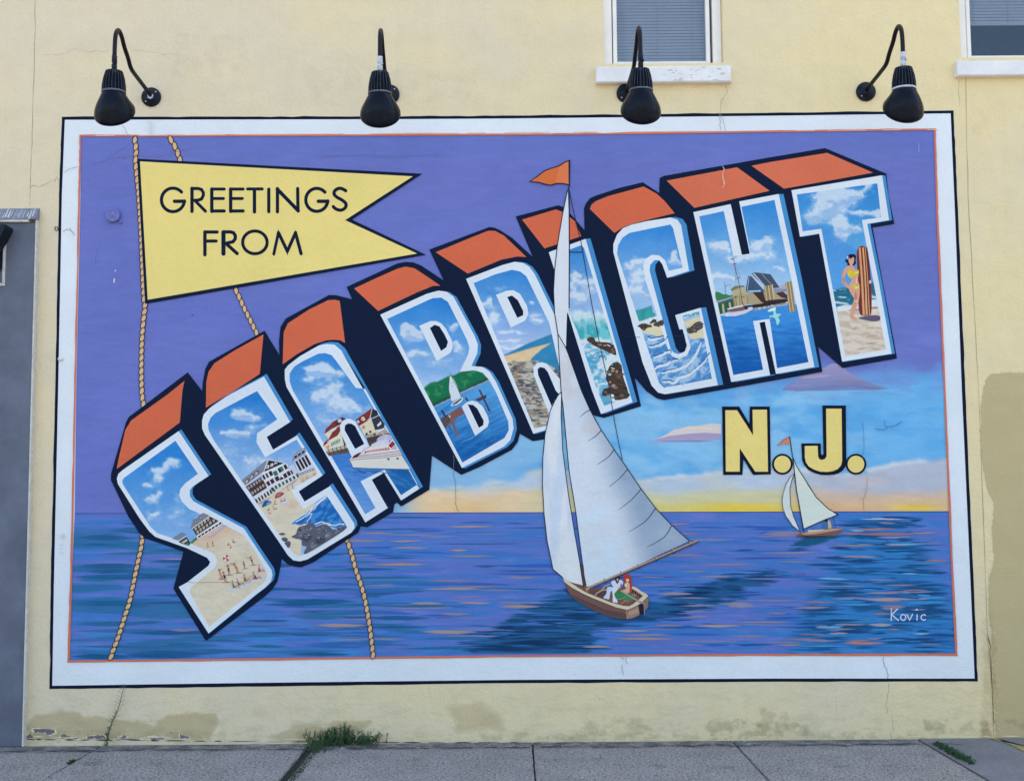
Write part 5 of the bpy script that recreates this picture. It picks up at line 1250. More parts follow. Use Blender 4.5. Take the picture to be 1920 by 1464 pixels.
def rocks(pts, n, cols, rr=(2, 6), seed=1, base=(72, 58, 50)):
    random.seed(seed); a.smooth([(x+random.gauss(0, .7), y+random.gauss(0, .7)) for x, y in pts], base, 2); xs_ = [p[0] for p in pts]; ys_ = [p[1] for p in pts]; k = 0
    while k < n:
        x, y = random.uniform(min(xs_), max(xs_)), random.uniform(min(ys_), max(ys_))
        if not pip(np.array([x]), np.array([y]), pts)[0]: continue
        r = random.uniform(*rr); k += 1
        a.poly([(x+r*math.cos(t)*random.uniform(.4,1.2), y+r*.7*math.sin(t)*random.uniform(.4,1.2)) for t in [i*1.05 for i in range(6)]], random.choice(cols))
bc = [(92, 76, 64), (50, 42, 42), (142, 110, 88), (110, 92, 76), (52, 62, 54), (168, 140, 118), (36, 32, 36), (36, 34, 38)]
rocks(z11([(175,850),(185,825),(230,830),(240,860),(300,865),(360,875),(400,920),(410,975),(370,960),(330,940),(240,900),(190,870)]), 16, bc, (1.5, 4.5), 3)
rocks(z11([(345,1085),(375,1040),(420,1028),(450,1060),(460,1120),(480,1180),(515,1300),(470,1320),(400,1340),(380,1300),(300,1300),(310,1250),(360,1230),(330,1170),(340,1120)]), 40, bc, (2, 6), 4)
for c_, r in (((270,985),10),((300,1000),7)): a.line([(p[0], p[1]) for p in arc(*z11([c_])[0], r, r*.8, 180, 400, 16)], 1.6, (40, 130, 180), cap=False)
k = 0
while k < 22:
    p = z11([(random.uniform(140, 400), random.uniform(880, 1350))])[0]
    if not pip(np.array([p[0]-7, p[0]+7]), np.array([p[1]-3, p[1]+3]), Ii).all(): continue
    k += 1; a.lens(*p, random.uniform(5, 12), random.uniform(1, 2.4), random.choice([(214, 230, 244), (90, 170, 214)]), random.uniform(.1, .6), wob=.5)
a.circ(z11([(380, 1300)])[0], 3, (200, 240, 240), n=7); a.cut('painted_rocks', f, True)

# ---------------- G
Gf = [(1150,473),(1150,458),(1157,440),(1168,428),(1185,421),(1212,415),(1257,408),(1270,412),(1277,422),(1292,508),(1251,521),(1242,496),(1236,488),(1227,488),(1219,497),(1218,508),(1257,653),(1263,661),(1272,664),(1284,659),(1288,648),(1280,617),(1274,618),(1266,591),(1314,577),(1346,722),(1247,739),(1234,736),(1222,723),(1205,680)]
Gi = [(1157,476),(1159,460),(1167,446),(1180,437),(1257,421),(1262,428),(1280,502),(1254,508),(1247,488),(1236,479),(1222,478),(1210,486),(1206,500),(1210,525),(1252,653),(1260,668),(1273,673),(1288,666),(1295,652),(1285,614),(1279,592),(1311,584),(1335,710),(1245,727),(1236,718),(1210,640)]
z12 = cr(1180, 560, 8.135)
def picG(X, Y):
    C = skyg(X, Y, 430, 560, (54, 136, 218), (150, 188, 236), 161)
    C = clouds(X, Y, C, [(1188,500,18,9),(1200,490,18,8),(1262,492,16,9),(1265,478,8,8),(1195,530,22,14),(1205,515,16,10),(1205,552,26,5,.9),(1190,545,20,6,.8)], 162, 9, .8)
    tl = pip(X, Y, z12([(40,185),(180,160),(340,105),(360,200),(420,265),(500,290),(110,400)])); C = np.where(tl[:, None], lerp((36, 140, 150), (70, 170, 176), fbm(X, Y, 6, 16, 3, 163)), C)
    sf_ = softpip(X, Y, z12([(90,370),(300,300),(420,262),(600,290),(600,400),(100,440)]), 2, 6, 4); C = np.where(sf_[:, None], np.array((208, 224, 240.)), C)
    sd_ = softpip(X, Y, z12([(130,450),(330,380),(560,390),(580,560),(450,590),(300,540),(220,525)]), 1, 6) | softpip(X, Y, z12([(830,350),(1000,290),(1100,270),(1180,600),(940,625)]), 1, 6); C = np.where(sd_[:, None], np.array((212, 208, 180.)), C)
    t2 = pip(X, Y, z12([(790,240),(1100,170),(1110,230),(900,290),(830,300)])); C = np.where(t2[:, None], lerp((80, 160, 190), (206, 224, 240), ss(fbm(X, Y, 5, 3, 3, 164), .45, .6)), C)
    wt = softpip(X, Y, z12([(200,520),(330,545),(450,590),(600,560),(700,820),(900,800),(940,625),(1080,600),(1180,610),(1330,1250),(600,1400),(350,1300)]), 1.2, 6)
    wc_ = lerp((84, 148, 214), (158, 198, 236), ss(fbm(X*.8+Y*.5, Y, 6, 9, 4, 165), .4, .64)); wc_ = lerp(wc_, (48, 108, 184), ss(fbm(X, Y+X*.3, 22, 8, 3, 166), .55, .68)*.5)
    return brush(X, Y, np.where(wt[:, None], wc_, C), .03, 7, 3, 167)
f = bletter('G', Gf, Gi, [[(1106,392),(1109,384),(1116,378),(1140,368),(1207,350),(1232,364),(1247,378),(1265,400),(1220,411),(1185,420),(1167,427),(1152,437)]], (10, -1), [], picG, scene='showing breaking surf and rocks on pale sand')
a = Art(6)
rocks(z12([(125,420),(180,385),(250,378),(300,400),(340,425),(270,445),(240,480),(200,480),(180,450)]), 12, bc, (1, 3.4), 7, (76, 68, 66)); rocks(z12([(305,370),(350,310),(400,315),(410,345),(350,380)]), 7, bc, (1, 2.6), 8, (76, 68, 66)); rocks(z12([(370,405),(400,360),(500,320),(520,400),(430,425)]), 9, bc, (1, 3), 9, (76, 68, 66))
rocks(z12([(880,460),(940,430),(1010,370),(1100,355),(1130,440),(1050,470),(1010,510),(920,540),(895,510)]), 18, [(100, 94, 90), (64, 62, 64), (130, 122, 110)], (1.2, 3.4), 10, (80, 76, 76))
foam = ([(300,745),(440,715),(520,680),(560,640),(575,600)], [(360,905),(470,870),(560,830),(620,810),(640,850)], [(390,1080),(450,1030),(560,1010),(640,960),(740,940)], [(480,1140),(620,1110),(760,1075),(880,1010),(990,900),(1060,760),(1100,660)], [(500,1270),(600,1270),(680,1290),(760,1210),(900,1170),(1000,1090),(1120,990),(1220,850)], [(280,600),(330,630),(420,615),(520,590)])
for k, pts in enumerate(foam):
    P = catmull(z12(pts), 6, False); n_ = len(P); P = [(x+random.gauss(0, .35), y+random.gauss(0, .35)) for x, y in P]
    a.line([(x+.5, y-3.0) for x, y in P], 2.4, (30, 86, 158), cap=False); a.line(P, [1.6+4.6*math.sin(math.pi*min(1, (i+1.5)/n_))*random.uniform(.7, 1.1)*(.7 if k in (0, 1, 5) else 1) for i in range(n_)], (204, 222, 242), cap=False)
for k in range(70):
    pts = random.choice(foam[1:5]); i = random.randrange(len(pts)-1); t = random.random(); x = pts[i][0]*(1-t)+pts[i+1][0]*t; y = pts[i][1]*(1-t)+pts[i+1][1]*t+random.uniform(20, 110)
    q0 = z12([(x, y)])[0]
    if pip(np.array([q0[0]]), np.array([q0[1]]), Gi)[0]: a.line([q0, (q0[0]+random.uniform(1, 4), q0[1]+random.uniform(2, 6))], .7, random.choice([(50, 110, 190), (170, 206, 240), (40, 96, 170)]), cap=False)
a.cut('painted_surf', f, True)

# ---------------- H
Hf = [(1300,398),(1370,383),(1391,478),(1406,476),(1386,378),(1460,364),(1494,520),(1527,688),(1455,701),(1434,603),(1424,605),(1444,703),(1371,716)]
Hi = [(1311,406),(1357,396),(1375,480),(1408,478),(1390,388),(1452,375),(1483,520),(1516,679),(1457,690),(1443,598),(1412,602),(1431,693),(1375,703),(1350,590)]
z7 = cr(1330, 460, 9.6)
watH = z7([(180,1260),(300,1275),(500,1250),(800,1150),(1000,1130),(1430,1070),(2200,1000),(2200,3000),(0,3000)])
def picH(X, Y):
    C = skyg(X, Y, 395, 540, (54, 138, 220), (160, 200, 240), 171)
    C = clouds(X, Y, C, [(1346,462,20,12),(1355,470,18,8),(1375,488,16,10),(1405,485,18,8),(1437,455,22,14),(1440,480,26,12,.8),(1420,465,14,12),(1345,520,30,14,.6),(1460,505,14,5,.8),(1380,520,40,6,.6)], 172, 10, .8)
    m = pip(X, Y, watH); w_ = lerp((60, 140, 222), (20, 92, 176), np.clip((Y-600)/80+(fbm(X, Y, 24, 3.4, 4, 173)-.5)*1.1, 0, 1)); return brush(X, Y, np.where(m[:, None], w_, C), .03, 9, 2.5, 174)
f = bletter('H', Hf, Hi, [[(1250,339),(1382,314),(1443,358),(1302,390)]], (9, 0), [], picH, notch=[[(1370,383),(1391,478),(1406,476),(1386,378)], [(1424,605),(1434,603),(1455,701),(1444,703)]], scene='showing an open drawbridge, pilings, a moored boat and a diving gull')
a = Art(6); W7 = lambda pts, c: a.poly(z7(pts), c)
a.smooth(z7([(105,850),(180,845),(240,880),(300,880),(360,900),(420,900),(420,1000),(250,1000),(140,1020)]), (58, 128, 78), 3); W7([(155,1060),(430,980),(450,1130),(330,1200),(190,1240)], (40, 92, 76)); W7([(110,1010),(300,960),(420,920),(425,945),(160,1040)], (150, 170, 190)); W7([(150,1035),(420,945),(420,975),(160,1070)], (80, 92, 110))
for x in (245, 365): W7([(x-20,1060-(x-245)*.25),(x+15,1050-(x-245)*.25),(x+35,1225-(x-245)*.7),(x,1235-(x-245)*.7)], (180, 178, 140))
W7([(690,860),(1200,800),(1420,900),(1430,1010),(800,1060),(700,1060)], (166, 156, 128)); W7([(780,850),(960,800),(1010,990),(1400,960),(1410,1020),(1000,1060),(930,1010)], (62, 44, 50)); W7([(1190,860),(1330,830),(1400,900),(1400,960),(1300,940)], (70, 50, 58)); W7([(620,1090),(1420,990),(1430,1050),(800,1160),(640,1180)], (52, 42, 48)); W7([(790,1130),(1000,1100),(1200,1060),(1420,1020),(1430,1070),(1100,1120),(800,1180)], (160, 168, 176))
for k in range(22): a.circ(z7([(810+k*28, 1155-k*6)])[0], random.uniform(1, 2), random.choice([(196, 200, 206), (110, 120, 136)]), n=7)
for k in range(16): a.line(z7([(800+k*38, 1050-k*5), (806+k*38, 1120-k*6)]), .7, (30, 24, 30), cap=False)
a.cut('painted_shore', f)
W7([(640,840),(690,545),(760,560),(1000,830),(920,850),(690,850)], (66, 90, 126)); W7([(750,520),(810,485),(1110,520),(1280,760),(1150,770),(1000,740)], (62, 82, 112)); W7([(700,815),(920,805),(925,832),(705,845)], (150, 200, 230)); a.line(z7([(940,510),(1110,700)]), 1.4, (150, 140, 130), cap=False)
for o_ in (0, 40): a.line(z7([(755+o_, 525-o_*.6), (985+o_*.6, 790-o_)]), 1.5, (196, 210, 232), cap=False)
for k in range(9): a.line(z7([(770+k*25, 540+k*29), (810+k*24, 520+k*29)]), 1.0, (196, 210, 232), cap=False)
a.line(z7([(690,545),(640,830)]), 1.4, (176, 196, 222), cap=False); a.line(z7([(715,560),(680,840)]), 1.0, (176, 196, 222), cap=False)
for k in range(6): a.line(z7([(720+k*36, 590+k*38), (700+k*30, 820)]), .7, (50, 66, 96), cap=False)
a.line(z7([(1100,510),(1270,755)]), 1.2, (176, 196, 222), cap=False); a.line(z7([(1140,500),(1300,740)]), 1.2, (176, 196, 222), cap=False)
for k in range(7): a.line(z7([(1105+k*25, 520+k*34), (1145+k*24, 510+k*34)]), .9, (176, 196, 222), cap=False)
W7([(1140,770),(1390,770),(1390,830),(1160,850)], (150, 160, 190)); W7([(1290,705),(1380,700),(1385,770),(1300,770)], (176, 170, 190))
for k in range(6): W7([(1180+k*34,800),(1198+k*34,798),(1200+k*34,830),(1184+k*34,832)], (90, 100, 136))
a.cut('painted_drawbridge', f)
W7([(385,790),(460,730),(620,722),(650,750),(560,760),(400,825)], (112, 124, 100)); W7([(410,820),(560,765),(650,780),(680,900),(430,950)], (176, 174, 140)); W7([(420,930),(560,860),(680,880),(715,1060),(620,1080),(450,1100)], (168, 160, 128))
for k in range(8): a.line(z7([(440+k*34, 920-k*5), (456+k*34, 1090-k*5)]), .9, random.choice([(110, 100, 80), (200, 190, 150)]), cap=False)
for x in (455, 490, 570, 612): W7([(x,915),(x+16,912),(x+18,945),(x+2,948)], (60, 60, 66))
a.cut('painted_bridge_tower', f)
for x0_, y0_, x1_, y1_, h_, n_ in ((985,740,1140,700,260,5), (1370,670,1480,640,540,4)):
    for k in range(n_):
        xa = x0_+(x1_-x0_)*k/n_; xb = x0_+(x1_-x0_)*(k+1)/n_; ya = y0_+(y1_-y0_)*k/n_; dr = h_*.14
        W7([(xa, ya), (xb, ya-5), (xb+dr, ya+h_-5), (xa+dr, ya+h_)], [(196, 180, 140), (150, 132, 104)][k % 2])
        a.line(z7([(xa, ya), (xa+dr, ya+h_)]), .7, (96, 80, 66), cap=False)
    a.cut('painted_piling', f)
W7([(320,1150),(600,1090),(640,1130),(620,1170),(400,1200),(340,1190)], (120, 90, 96)); W7([(320,1140),(600,1070),(615,1100),(330,1160)], (216, 214, 220)); W7([(355,1225),(600,1180),(780,1115),(790,1150),(640,1230),(470,1275),(360,1275)], (206, 204, 226)); W7([(690,1120),(770,1105),(780,1130),(700,1145)], (190, 206, 230)); a.circ(z7([(325, 1255)])[0], 4.4, (206, 216, 226), 2.8, n=14); a.line(z7([(200,1262),(320,1250)]), 1.6, (206, 216, 232), cap=False)
a.line(z7([(440,250),(470,420),(545,740),(590,1000),(630,1130)]), 1.0, (104, 66, 74), cap=False); a.line(z7([(455,350),(480,730)]), .5, (150, 140, 150), cap=False); a.line(z7([(475,350),(560,580)]), .5, (150, 140, 150), cap=False); a.line(z7([(465,605),(565,572)]), 1.2, (84, 60, 76), cap=False); a.line(z7([(425,345),(485,330)]), 1.2, (84, 60, 76), cap=False); a.poly(z7([(360,262),(430,225),(440,262),(410,255)]), (140, 80, 90))
a.cut('painted_moored_boat', f)
a.line(z7([(270,660),(285,770),(300,890)]), .7, (90, 110, 140), cap=False); a.line(z7([(285,760),(310,715),(350,705),(400,725)]), .7, (90, 110, 140), cap=False)
a.cut('painted_crane', f)
a.smooth(z7([(1050,1190),(1090,1150),(1190,1118),(1195,1170),(1210,1230),(1300,1240),(1240,1290),(1270,1360),(1220,1440),(1190,1330),(1130,1290),(1095,1300),(1115,1335),(1085,1300),(1090,1265),(1150,1260),(1140,1180)]), (150, 220, 222), 3); a.smooth(z7([(1050,1190),(1090,1150),(1190,1118),(1180,1160),(1110,1190)]), (216, 236, 240), 3)
for k in range(26): a.lens(*z7([(random.uniform(300, 1500), random.uniform(1290, 1330))])[0], random.uniform(5, 14), .8, random.choice([(90, 160, 226), (30, 96, 180)]), .05) if False else None
a.build('painted_gull', f)

# ---------------- T
Tf = [(1484,357),(1654,329),(1667,413),(1626,420),(1648,530),(1672,663),(1579,678),(1536,438),(1500,444)]
Ti = [(1494,365),(1645,344),(1652,408),(1616,413),(1638,530),(1661,655),(1585,668),(1540,429),(1505,434)]
z13 = cr(1560, 440, 8.133); z8b = cr(1440, 366, 4)
def picT(X, Y):
    C = skyg(X, Y, 330, 520, (44, 130, 214), (110, 184, 236), 181)
    C = clouds(X, Y, C, [(1560,362,34,20),(1545,395,28,22),(1525,410,18,12),(1570,380,36,20),(1600,368,24,14),(1630,352,14,8,.8),(1612,400,26,6,.9),(1578,437,16,24),(1575,420,12,12),(1602,430,14,9,.9),(1640,402,16,6,.9)], 182, 12, .75)
    C = lerp(C, (70, 140, 224), ss(-X+1550+(Y-425)*1.5, 0, 16)*ss(Y, 415, 430)*.6)
    t = softpip(X, Y, z13([(0,850),(150,810),(300,800),(560,780),(600,730),(660,720),(680,1000),(560,1000),(300,1080),(60,1110)]), .6, 5); C = np.where(t[:, None], lerp((20, 92, 124), (50, 128, 160), fbm(X, Y, 14, 3, 3, 183)), C)
    C = lerp(C, (210, 228, 240), ss(fbm(X, Y-X*.1, 22, 3.6, 3, 184), .6, .66)*t*.9)
    fm = pip(X, Y, z13([(70,1105),(180,1075),(320,1075),(420,1020),(560,1000),(690,990),(700,1100),(400,1160),(80,1175)])); C = np.where(fm[:, None], np.array((212, 226, 240.)), C)
    sd_ = pip(X, Y, z13([(60,1180),(250,1150),(420,1130),(700,1095),(900,1100),(900,2600),(0,2600)])); n = fbm(X, Y-X*.2, 18, 6, 4, 185)
    C = np.where(sd_[:, None], lerp((194, 182, 168), (212, 206, 202), ss(n, .36, .6)), C)
    return brush(X, Y, C, .03, 8, 3, 186)
f = bletter('T', Tf, Ti, [[(1409,311),(1445,304),(1551,287),(1637,324),(1560,338),(1470,354)]], (6, 0), [], picT, scene='showing clouds above a woman in a yellow bikini with a striped surfboard')
a = Art(6); W = lambda pts, c, k=3: a.smooth(z13(pts), c, k)
W([(400,1270),(560,1235),(720,1235),(730,1300),(640,1325),(500,1300)], (92, 88, 116)); a.poly(z13([(600,1105),(690,1098),(696,1130),(600,1130)]), (150, 136, 130)); a.poly(z13([(240,1150),(420,1130),(420,1150),(290,1165)]), (150, 140, 140))
board = [(428,1215),(404,1100),(400,900),(388,600),(378,320),(384,240),(405,195),(445,172),(485,176),(525,200),(548,250),(568,420),(590,640),(602,850),(606,1050),(600,1180),(585,1222),(540,1235),(480,1235)]
W(board, (118, 46, 48))
for x0_, x1_, xb0, xb1, c in ((405,436,468,502,(206,158,118)),(458,486,515,548,(214,166,122)),(486,500,546,563,(24,20,30)),(500,512,562,580,(200,150,120)),(530,540,590,594,(84,34,40))):
    a.poly(z13([(x0_,206 if x0_ < 470 else 186),(x1_,184 if x0_ < 470 else 196),(x1_+ (xb1-x1_)*.5+6,700),(xb1,1222),(xb0,1226),(x0_+(xb0-x0_)*.5+6,700)]), c)
a.line(z13([(455,185),(500,700),(508,1225)]), .7, (96, 36, 40), cap=False)
a.cut('painted_surfboard', f)
sk, sk2 = (208, 160, 142), (176, 126, 112)
W([(255,470),(300,470),(330,490),(372,520),(400,600),(398,700),(415,760),(425,840),(415,960),(400,1040),(380,1100),(350,1200),(330,1240),(395,1290),(350,1300),(280,1265),(275,1230),(290,1120),(335,1000),(330,960),(290,900),(255,820),(270,760),(300,700),(275,650),(240,600),(215,560),(212,500)], sk, 3)
W([(215,495),(240,520),(224,580),(195,640),(192,690),(232,755),(275,785),(264,822),(205,792),(150,700),(150,635),(175,540)], sk, 3)
W([(360,860),(380,960),(350,1080),(330,1200),(345,1060),(345,960)], sk2); W([(365,640),(385,700),(375,760),(360,700)], (222, 186, 170)); W([(170,640),(200,740),(240,780),(200,760),(160,690)], sk2)
W([(330,1000),(400,1000),(398,1030),(360,1035)], (222, 180, 160))
W([(205,370),(235,385),(250,340),(252,310),(290,298),(340,300),(368,330),(360,380),(366,430),(350,462),(320,470),(300,440),(260,470),(232,468),(236,440),(205,410)], (26, 26, 46)); W([(255,360),(275,340),(325,335),(338,380),(325,440),(300,464),(270,450),(252,400)], (214, 170, 154)); W([(262,345),(300,330),(335,345),(310,350),(285,372)], (26, 26, 46))
for x in (280, 312): a.lens(*z13([(x, 388)])[0], 2.2, .7, (50, 36, 46))
a.lens(*z13([(298, 432)])[0], 2.2, .8, (170, 60, 70)); a.circ(z13([(238, 346)])[0], 1.5, (226, 226, 236), n=7); a.poly(z13([(275,455),(310,455),(312,500),(270,500)]), sk)
yl_ = (206, 192, 60); W([(232,590),(250,555),(290,540),(325,575),(360,560),(400,535),(412,570),(405,600),(360,620),(300,650),(265,655)], yl_); W([(270,740),(310,760),(360,790),(415,760),(418,790),(390,830),(370,850),(340,820),(290,785)], yl_); a.line(z13([(262,550),(262,490)]), .8, yl_, cap=False); a.line(z13([(370,550),(350,500)]), .8, (110, 130, 110), cap=False)
random.seed(2)
for k in range(26):
    x, y = random.choice([(random.uniform(250, 400), random.uniform(565, 630)), (random.uniform(290, 405), random.uniform(765, 815))]); a.circ(z13([(x, y)])[0], random.uniform(.5, 1.1), random.choice([(236, 226, 110), (130, 136, 50), (240, 234, 150)]), n=6)
a.circ(z13([(582, 722)])[0], 2.4, (214, 190, 196), 3.4, n=10)
a.cut('person', f, label='woman in a yellow bikini with dark hair')
for k in range(14): y = random.uniform(612, 655); a.lens(1590+(y-600)*.17+random.uniform(4, 58), y, random.uniform(10, 28), random.uniform(1, 2.4), random.choice([(180, 160, 140), (214, 204, 196), (190, 168, 146)]), -.15)
a.cut('painted_sand_ripples', f, True)

# --- N.J.
def stateletter(ch, outl, face, lab):
    a = Art(3.4); a.poly([(x, y) for x, y in outl], (206, 222, 230)) if False else None
    r = Art(3.6); r.poly(outl, (6, 18, 44)); o = r.build('state_letter', mural); tag(o, lab)
    g_ = Art(4.2); g_.poly(face, (238, 211, 134)); g_.build('letter_face', o)
stateletter('N', [(1354,762),(1386,762),(1405,794),(1406,762),(1443.5,762),(1445.5,889),(1412,890),(1394,861),(1392,890),(1356,890)], [(1360,769),(1382,769),(1412,816),(1411,768),(1438,768),(1440,884),(1416,884),(1387,840),(1387,884),(1361,884)], 'yellow letter N with dark outline')
Jo = [(1542,760),(1586,760),(1587,867)]+[(1567-23+0, 0)][:0]+[(1585,875),(1580,882),(1573,887),(1565,889.5),(1553,890.5),(1540,890),(1527,886.5),(1516,881),(1508,872),(1504,862),(1502.5,831),(1539,831),(1539.5,850),(1541,853),(1543.5,852),(1544,848)]
Jf = [(1549,766),(1578,766),(1579,864),(1577,872),(1571,879),(1562,883),(1551,884.5),(1538,884),(1526,880),(1516,874),(1511,866),(1509,857),(1509,836),(1533,835.5),(1534,856),(1537,861),(1541.5,862),(1547,860),(1550,855)]
stateletter('J', Jo, Jf, 'yellow letter J with dark outline')
for cx_ in (1467, 1605): stateletter('.', [(cx_+19.4*math.cos(t), 870+19.6*math.sin(t)) for t in [i*math.pi/16 for i in range(32)]], [(cx_+15.6*math.cos(t), 870+15.9*math.sin(t)) for t in [i*math.pi/16 for i in range(32)]], 'round yellow full stop with dark outline after the letter %s' % ('N' if cx_ < 1500 else 'J'))

# --- large sailboat
bs = empty('painted_sailboat', at(1130, 1160)); bs.parent = mural; bs.location = at(1130, 1160) - wl(mural); bs.location.y = 0; tag(bs, 'large white sailboat carrying a couple')
z3 = cr(960, 0, 4)
a = Art(8.5); fl = z3([(433,1205),(400,1215),(350,1247),(290,1265),(240,1285),(190,1325),(135,1362),(200,1368),(245,1382),(290,1390),(330,1378),(370,1376),(410,1382),(430,1392)])
a.poly(fl, (208, 112, 66)); a.poly(z3([(420,1215),(350,1260),(330,1370),(425,1385)]), (216, 124, 82)); a.line(fl, 2.0, (38, 30, 66), True); a.line([(1067,300),(1067,350),(1064,362)], 2, (24, 32, 66), cap=False); a.build('pennant', bs)
def sailf(X, Y):
    C = lerp((208, 220, 238), (198, 214, 236), fbm(X, Y, 60, 40, 4, 201)); sh = ss((X-1055)-(Y-640)*.36, -30, 40)*ss(Y, 690, 800)
    C = lerp(C, (136, 160, 192), np.clip(sh, 0, 1)*.95*(.6+.6*fbm(X, Y, 50, seed=203))); C = lerp(C, (196, 196, 204), ss(fbm(X, Y, 46, 60, 3, 204), .55, .7)*ss(-Y+860, 0, 60)*.5)
    C = lerp(C, (200, 222, 246), ss(fbm(X, Y, 50, 26, 4, 205), .5, .62)*ss(Y, 860, 960)*ss(-(X-1140)+(Y-900)*.5, 0, 60)*.9); return brush(X, Y, C, .015, 16, 5, 206)
ms_ = [(1046,626),(1060,650),(1066,665),(1090,732),(1106,768),(1127,806),(1151,842),(1176,878),(1201,915),(1229,952),(1259,984),(1293,1014),(1200,1058),(1113,1098),(1099,1100),(1095,1077),(1080,962),(1067,882),(1056,764),(1051,690)]
grid('mainsail', 9.2, ms_, 3, 3, sailf, bs, pad=0)
ts = [(1064.5,356),(1067,420),(1067,578),(1063,590),(1062,620),(1061,655),(1053,645),(1046,627),(1040,588),(1038,546),(1040,506),(1045,461),(1055,401)]
a = Art(8.8); a.poly(ts, (210, 222, 240)); a.build('topsail', bs)
jib = [(1053,734),(1047,740),(1040,752),(1032,769),(1022,814),(1018,857),(1017,907),(1020,962),(1026,1014),(1037,1067),(1055,1082),(1072,1097),(1094,1101),(1087,1054),(1077,997),(1065,922),(1055,844),(1052,782)]
def jibf(X, Y): return brush(X, Y, lerp((196, 214, 240), (214, 224, 238), ss(fbm(X, Y, 20, 120, 3, 211), .4, .6)), .02, 8, 14, 212)
grid('jib', 9.2, jib, 3, 3, jibf, bs, pad=0)
a = Art(10, .00002); LN = (30, 38, 66)
a.line([(1064,357),(1055,401),(1045,461),(1040,506),(1038,546),(1040,588),(1046,626),(1060,650),(1066,665),(1090,732),(1106,768),(1127,806),(1151,842),(1176,878),(1201,915),(1229,952),(1259,984),(1293,1014)], 1.7, LN, cap=False)
a.line([(1046,626),(1049,680),(1052,734),(1056,764),(1067,882),(1080,962),(1095,1077),(1099,1098)], 1.6, LN, cap=False); a.line(jib[:11], 1.6, LN, cap=False); a.line([jib[12], jib[13], jib[14], jib[15], jib[16], jib[17], jib[0]], 1.5, LN, cap=False)
a.line([(1067,360),(1067.5,480),(1067,578)], 2, LN, cap=False); a.line([(1067,356),(1073,385),(1082,426),(1089,451),(1095,486),(1110,572),(1125,648),(1141,720),(1150,777),(1158,820),(1167,862)], 1.3, LN, cap=False); a.line([(1067,473),(1093,473)], 1.8, LN, cap=False)
z3b = cr(960, 732, 4)
for l in ([(587,145),(550,165),(512,198)], [(672,295),(630,340),(572,378)], [(767,442),(720,500),(640,555)], [(867,590),(810,655),(728,722)], [(967,740),(900,815),(803,893)], [(1077,882),(1000,980),(875,1060)], [(1197,1012),(1140,1100),(1012,1175)]):
    P = catmull(z3b(l), 5, False); a.line(P, [1.9-1.2*i/len(P) for i in range(len(P))], (56, 64, 92), cap=False)
a.poly(z3b([(512,1300),(536,1306),(552,1464),(536,1464)]), (74, 62, 70))
a.line([(1106,1101),(1309,1013.5)], 5.4, (70, 58, 70), cap=False); a.line([(1106,1100.3),(1309,1012.7)], 3.6, (146, 124, 120), cap=False); a.line([(1106,1099.4),(1309,1011.8)], 1.2, (190, 168, 156), cap=False)
for x in (1134, 1165, 1197, 1230, 1262, 1294): y = 1100.5-(x-1106)*.431; a.line([(x-1.4, y-4.6), (x+1.8, y+4.2)], 2.2, (60, 50, 60), cap=False); a.line([(x-.6, y-4.8), (x+1, y+1)], 1.1, (206, 190, 170), cap=False)
a.build('rigging', bs)
zk = cr(1040, 1050, 9.6); a = Art(9.6, .00002)
a.poly(zk([(150,330),(190,430),(225,530),(280,630),(380,715),(540,810),(700,900),(850,960),(1000,1010),(1150,1045),(1310,1056),(1400,1042),(1460,1020),(1530,978),(1640,900),(1672,840),(1692,720),(1692,640),(1560,560),(1400,470),(1200,500),(700,500),(400,440)]), (112, 86, 84))
a.poly(zk([(190,430),(280,600),(500,700),(900,880),(1290,960),(1310,1050),(1000,1000),(700,890),(380,710),(260,610)]), (94, 70, 74)); a.poly(zk([(1310,900),(1500,815),(1530,975),(1400,1040),(1316,1054)]), (150, 122, 112)); a.poly(zk([(1330,930),(1500,860),(1520,930),(1400,980),(1340,990)]), (170, 142, 128)); a.poly(zk([(1600,730),(1690,650),(1680,850),(1635,890)]), (140, 112, 104))
a.poly(zk([(200,370),(700,500),(1400,490),(1590,640),(1340,825),(1150,792),(880,700),(560,570)]), (112, 84, 78))
a.poly(zk([(700,640),(760,560),(900,520),(960,600),(900,700)]), (84, 64, 68)); a.poly(zk([(590,590),(640,520),(820,500),(760,590),(720,650)]), (96, 76, 78)); a.line(zk([(720,650),(760,590),(850,540),(980,520)]), 2.0, (184, 160, 140), cap=False); a.line(zk([(850,520),(900,470),(1000,430)]), 2.2, (184, 160, 140), cap=False)
for k in range(5): a.line(zk([(1150+k*50, 790-k*12), (1420+k*30, 600-k*4)]), 1.2, (190, 146, 130) if k % 2 else (120, 90, 84), cap=False)
for k in range(4): a.poly(zk([(1400+k*42, 540+k*26), (1430+k*42, 555+k*26), (1412+k*42, 590+k*26), (1392+k*42, 570+k*26)]), (40, 30, 40))
rim_o = [(150,330),(180,400),(300,490),(500,600),(700,690),(900,770),(1100,850),(1310,897),(1420,850),(1515,800),(1600,735),(1692,640),(1640,600),(1560,558),(1480,500),(1400,465)]
rim_i = [(1385,500),(1470,550),(1540,600),(1590,640),(1500,720),(1420,780),(1340,822),(1240,815),(1150,790),(1000,750),(880,700),(700,630),(560,570),(400,475),(250,380),(165,322)]
a.poly(zk(rim_o+rim_i), (206, 198, 176)); a.line(zk(rim_o[1:12]), .9, (50, 34, 44), cap=False); a.line(zk(rim_i[5:14]), .8, (90, 70, 70), cap=False)
a.line(zk([(1290,905),(1310,1055)]), 1, (200, 176, 160), cap=False)
a.build('hull', bs); a = Art(9.9, .00002)
P_ = lambda pts, c, k=3: a.smooth(zk(pts), c, k)
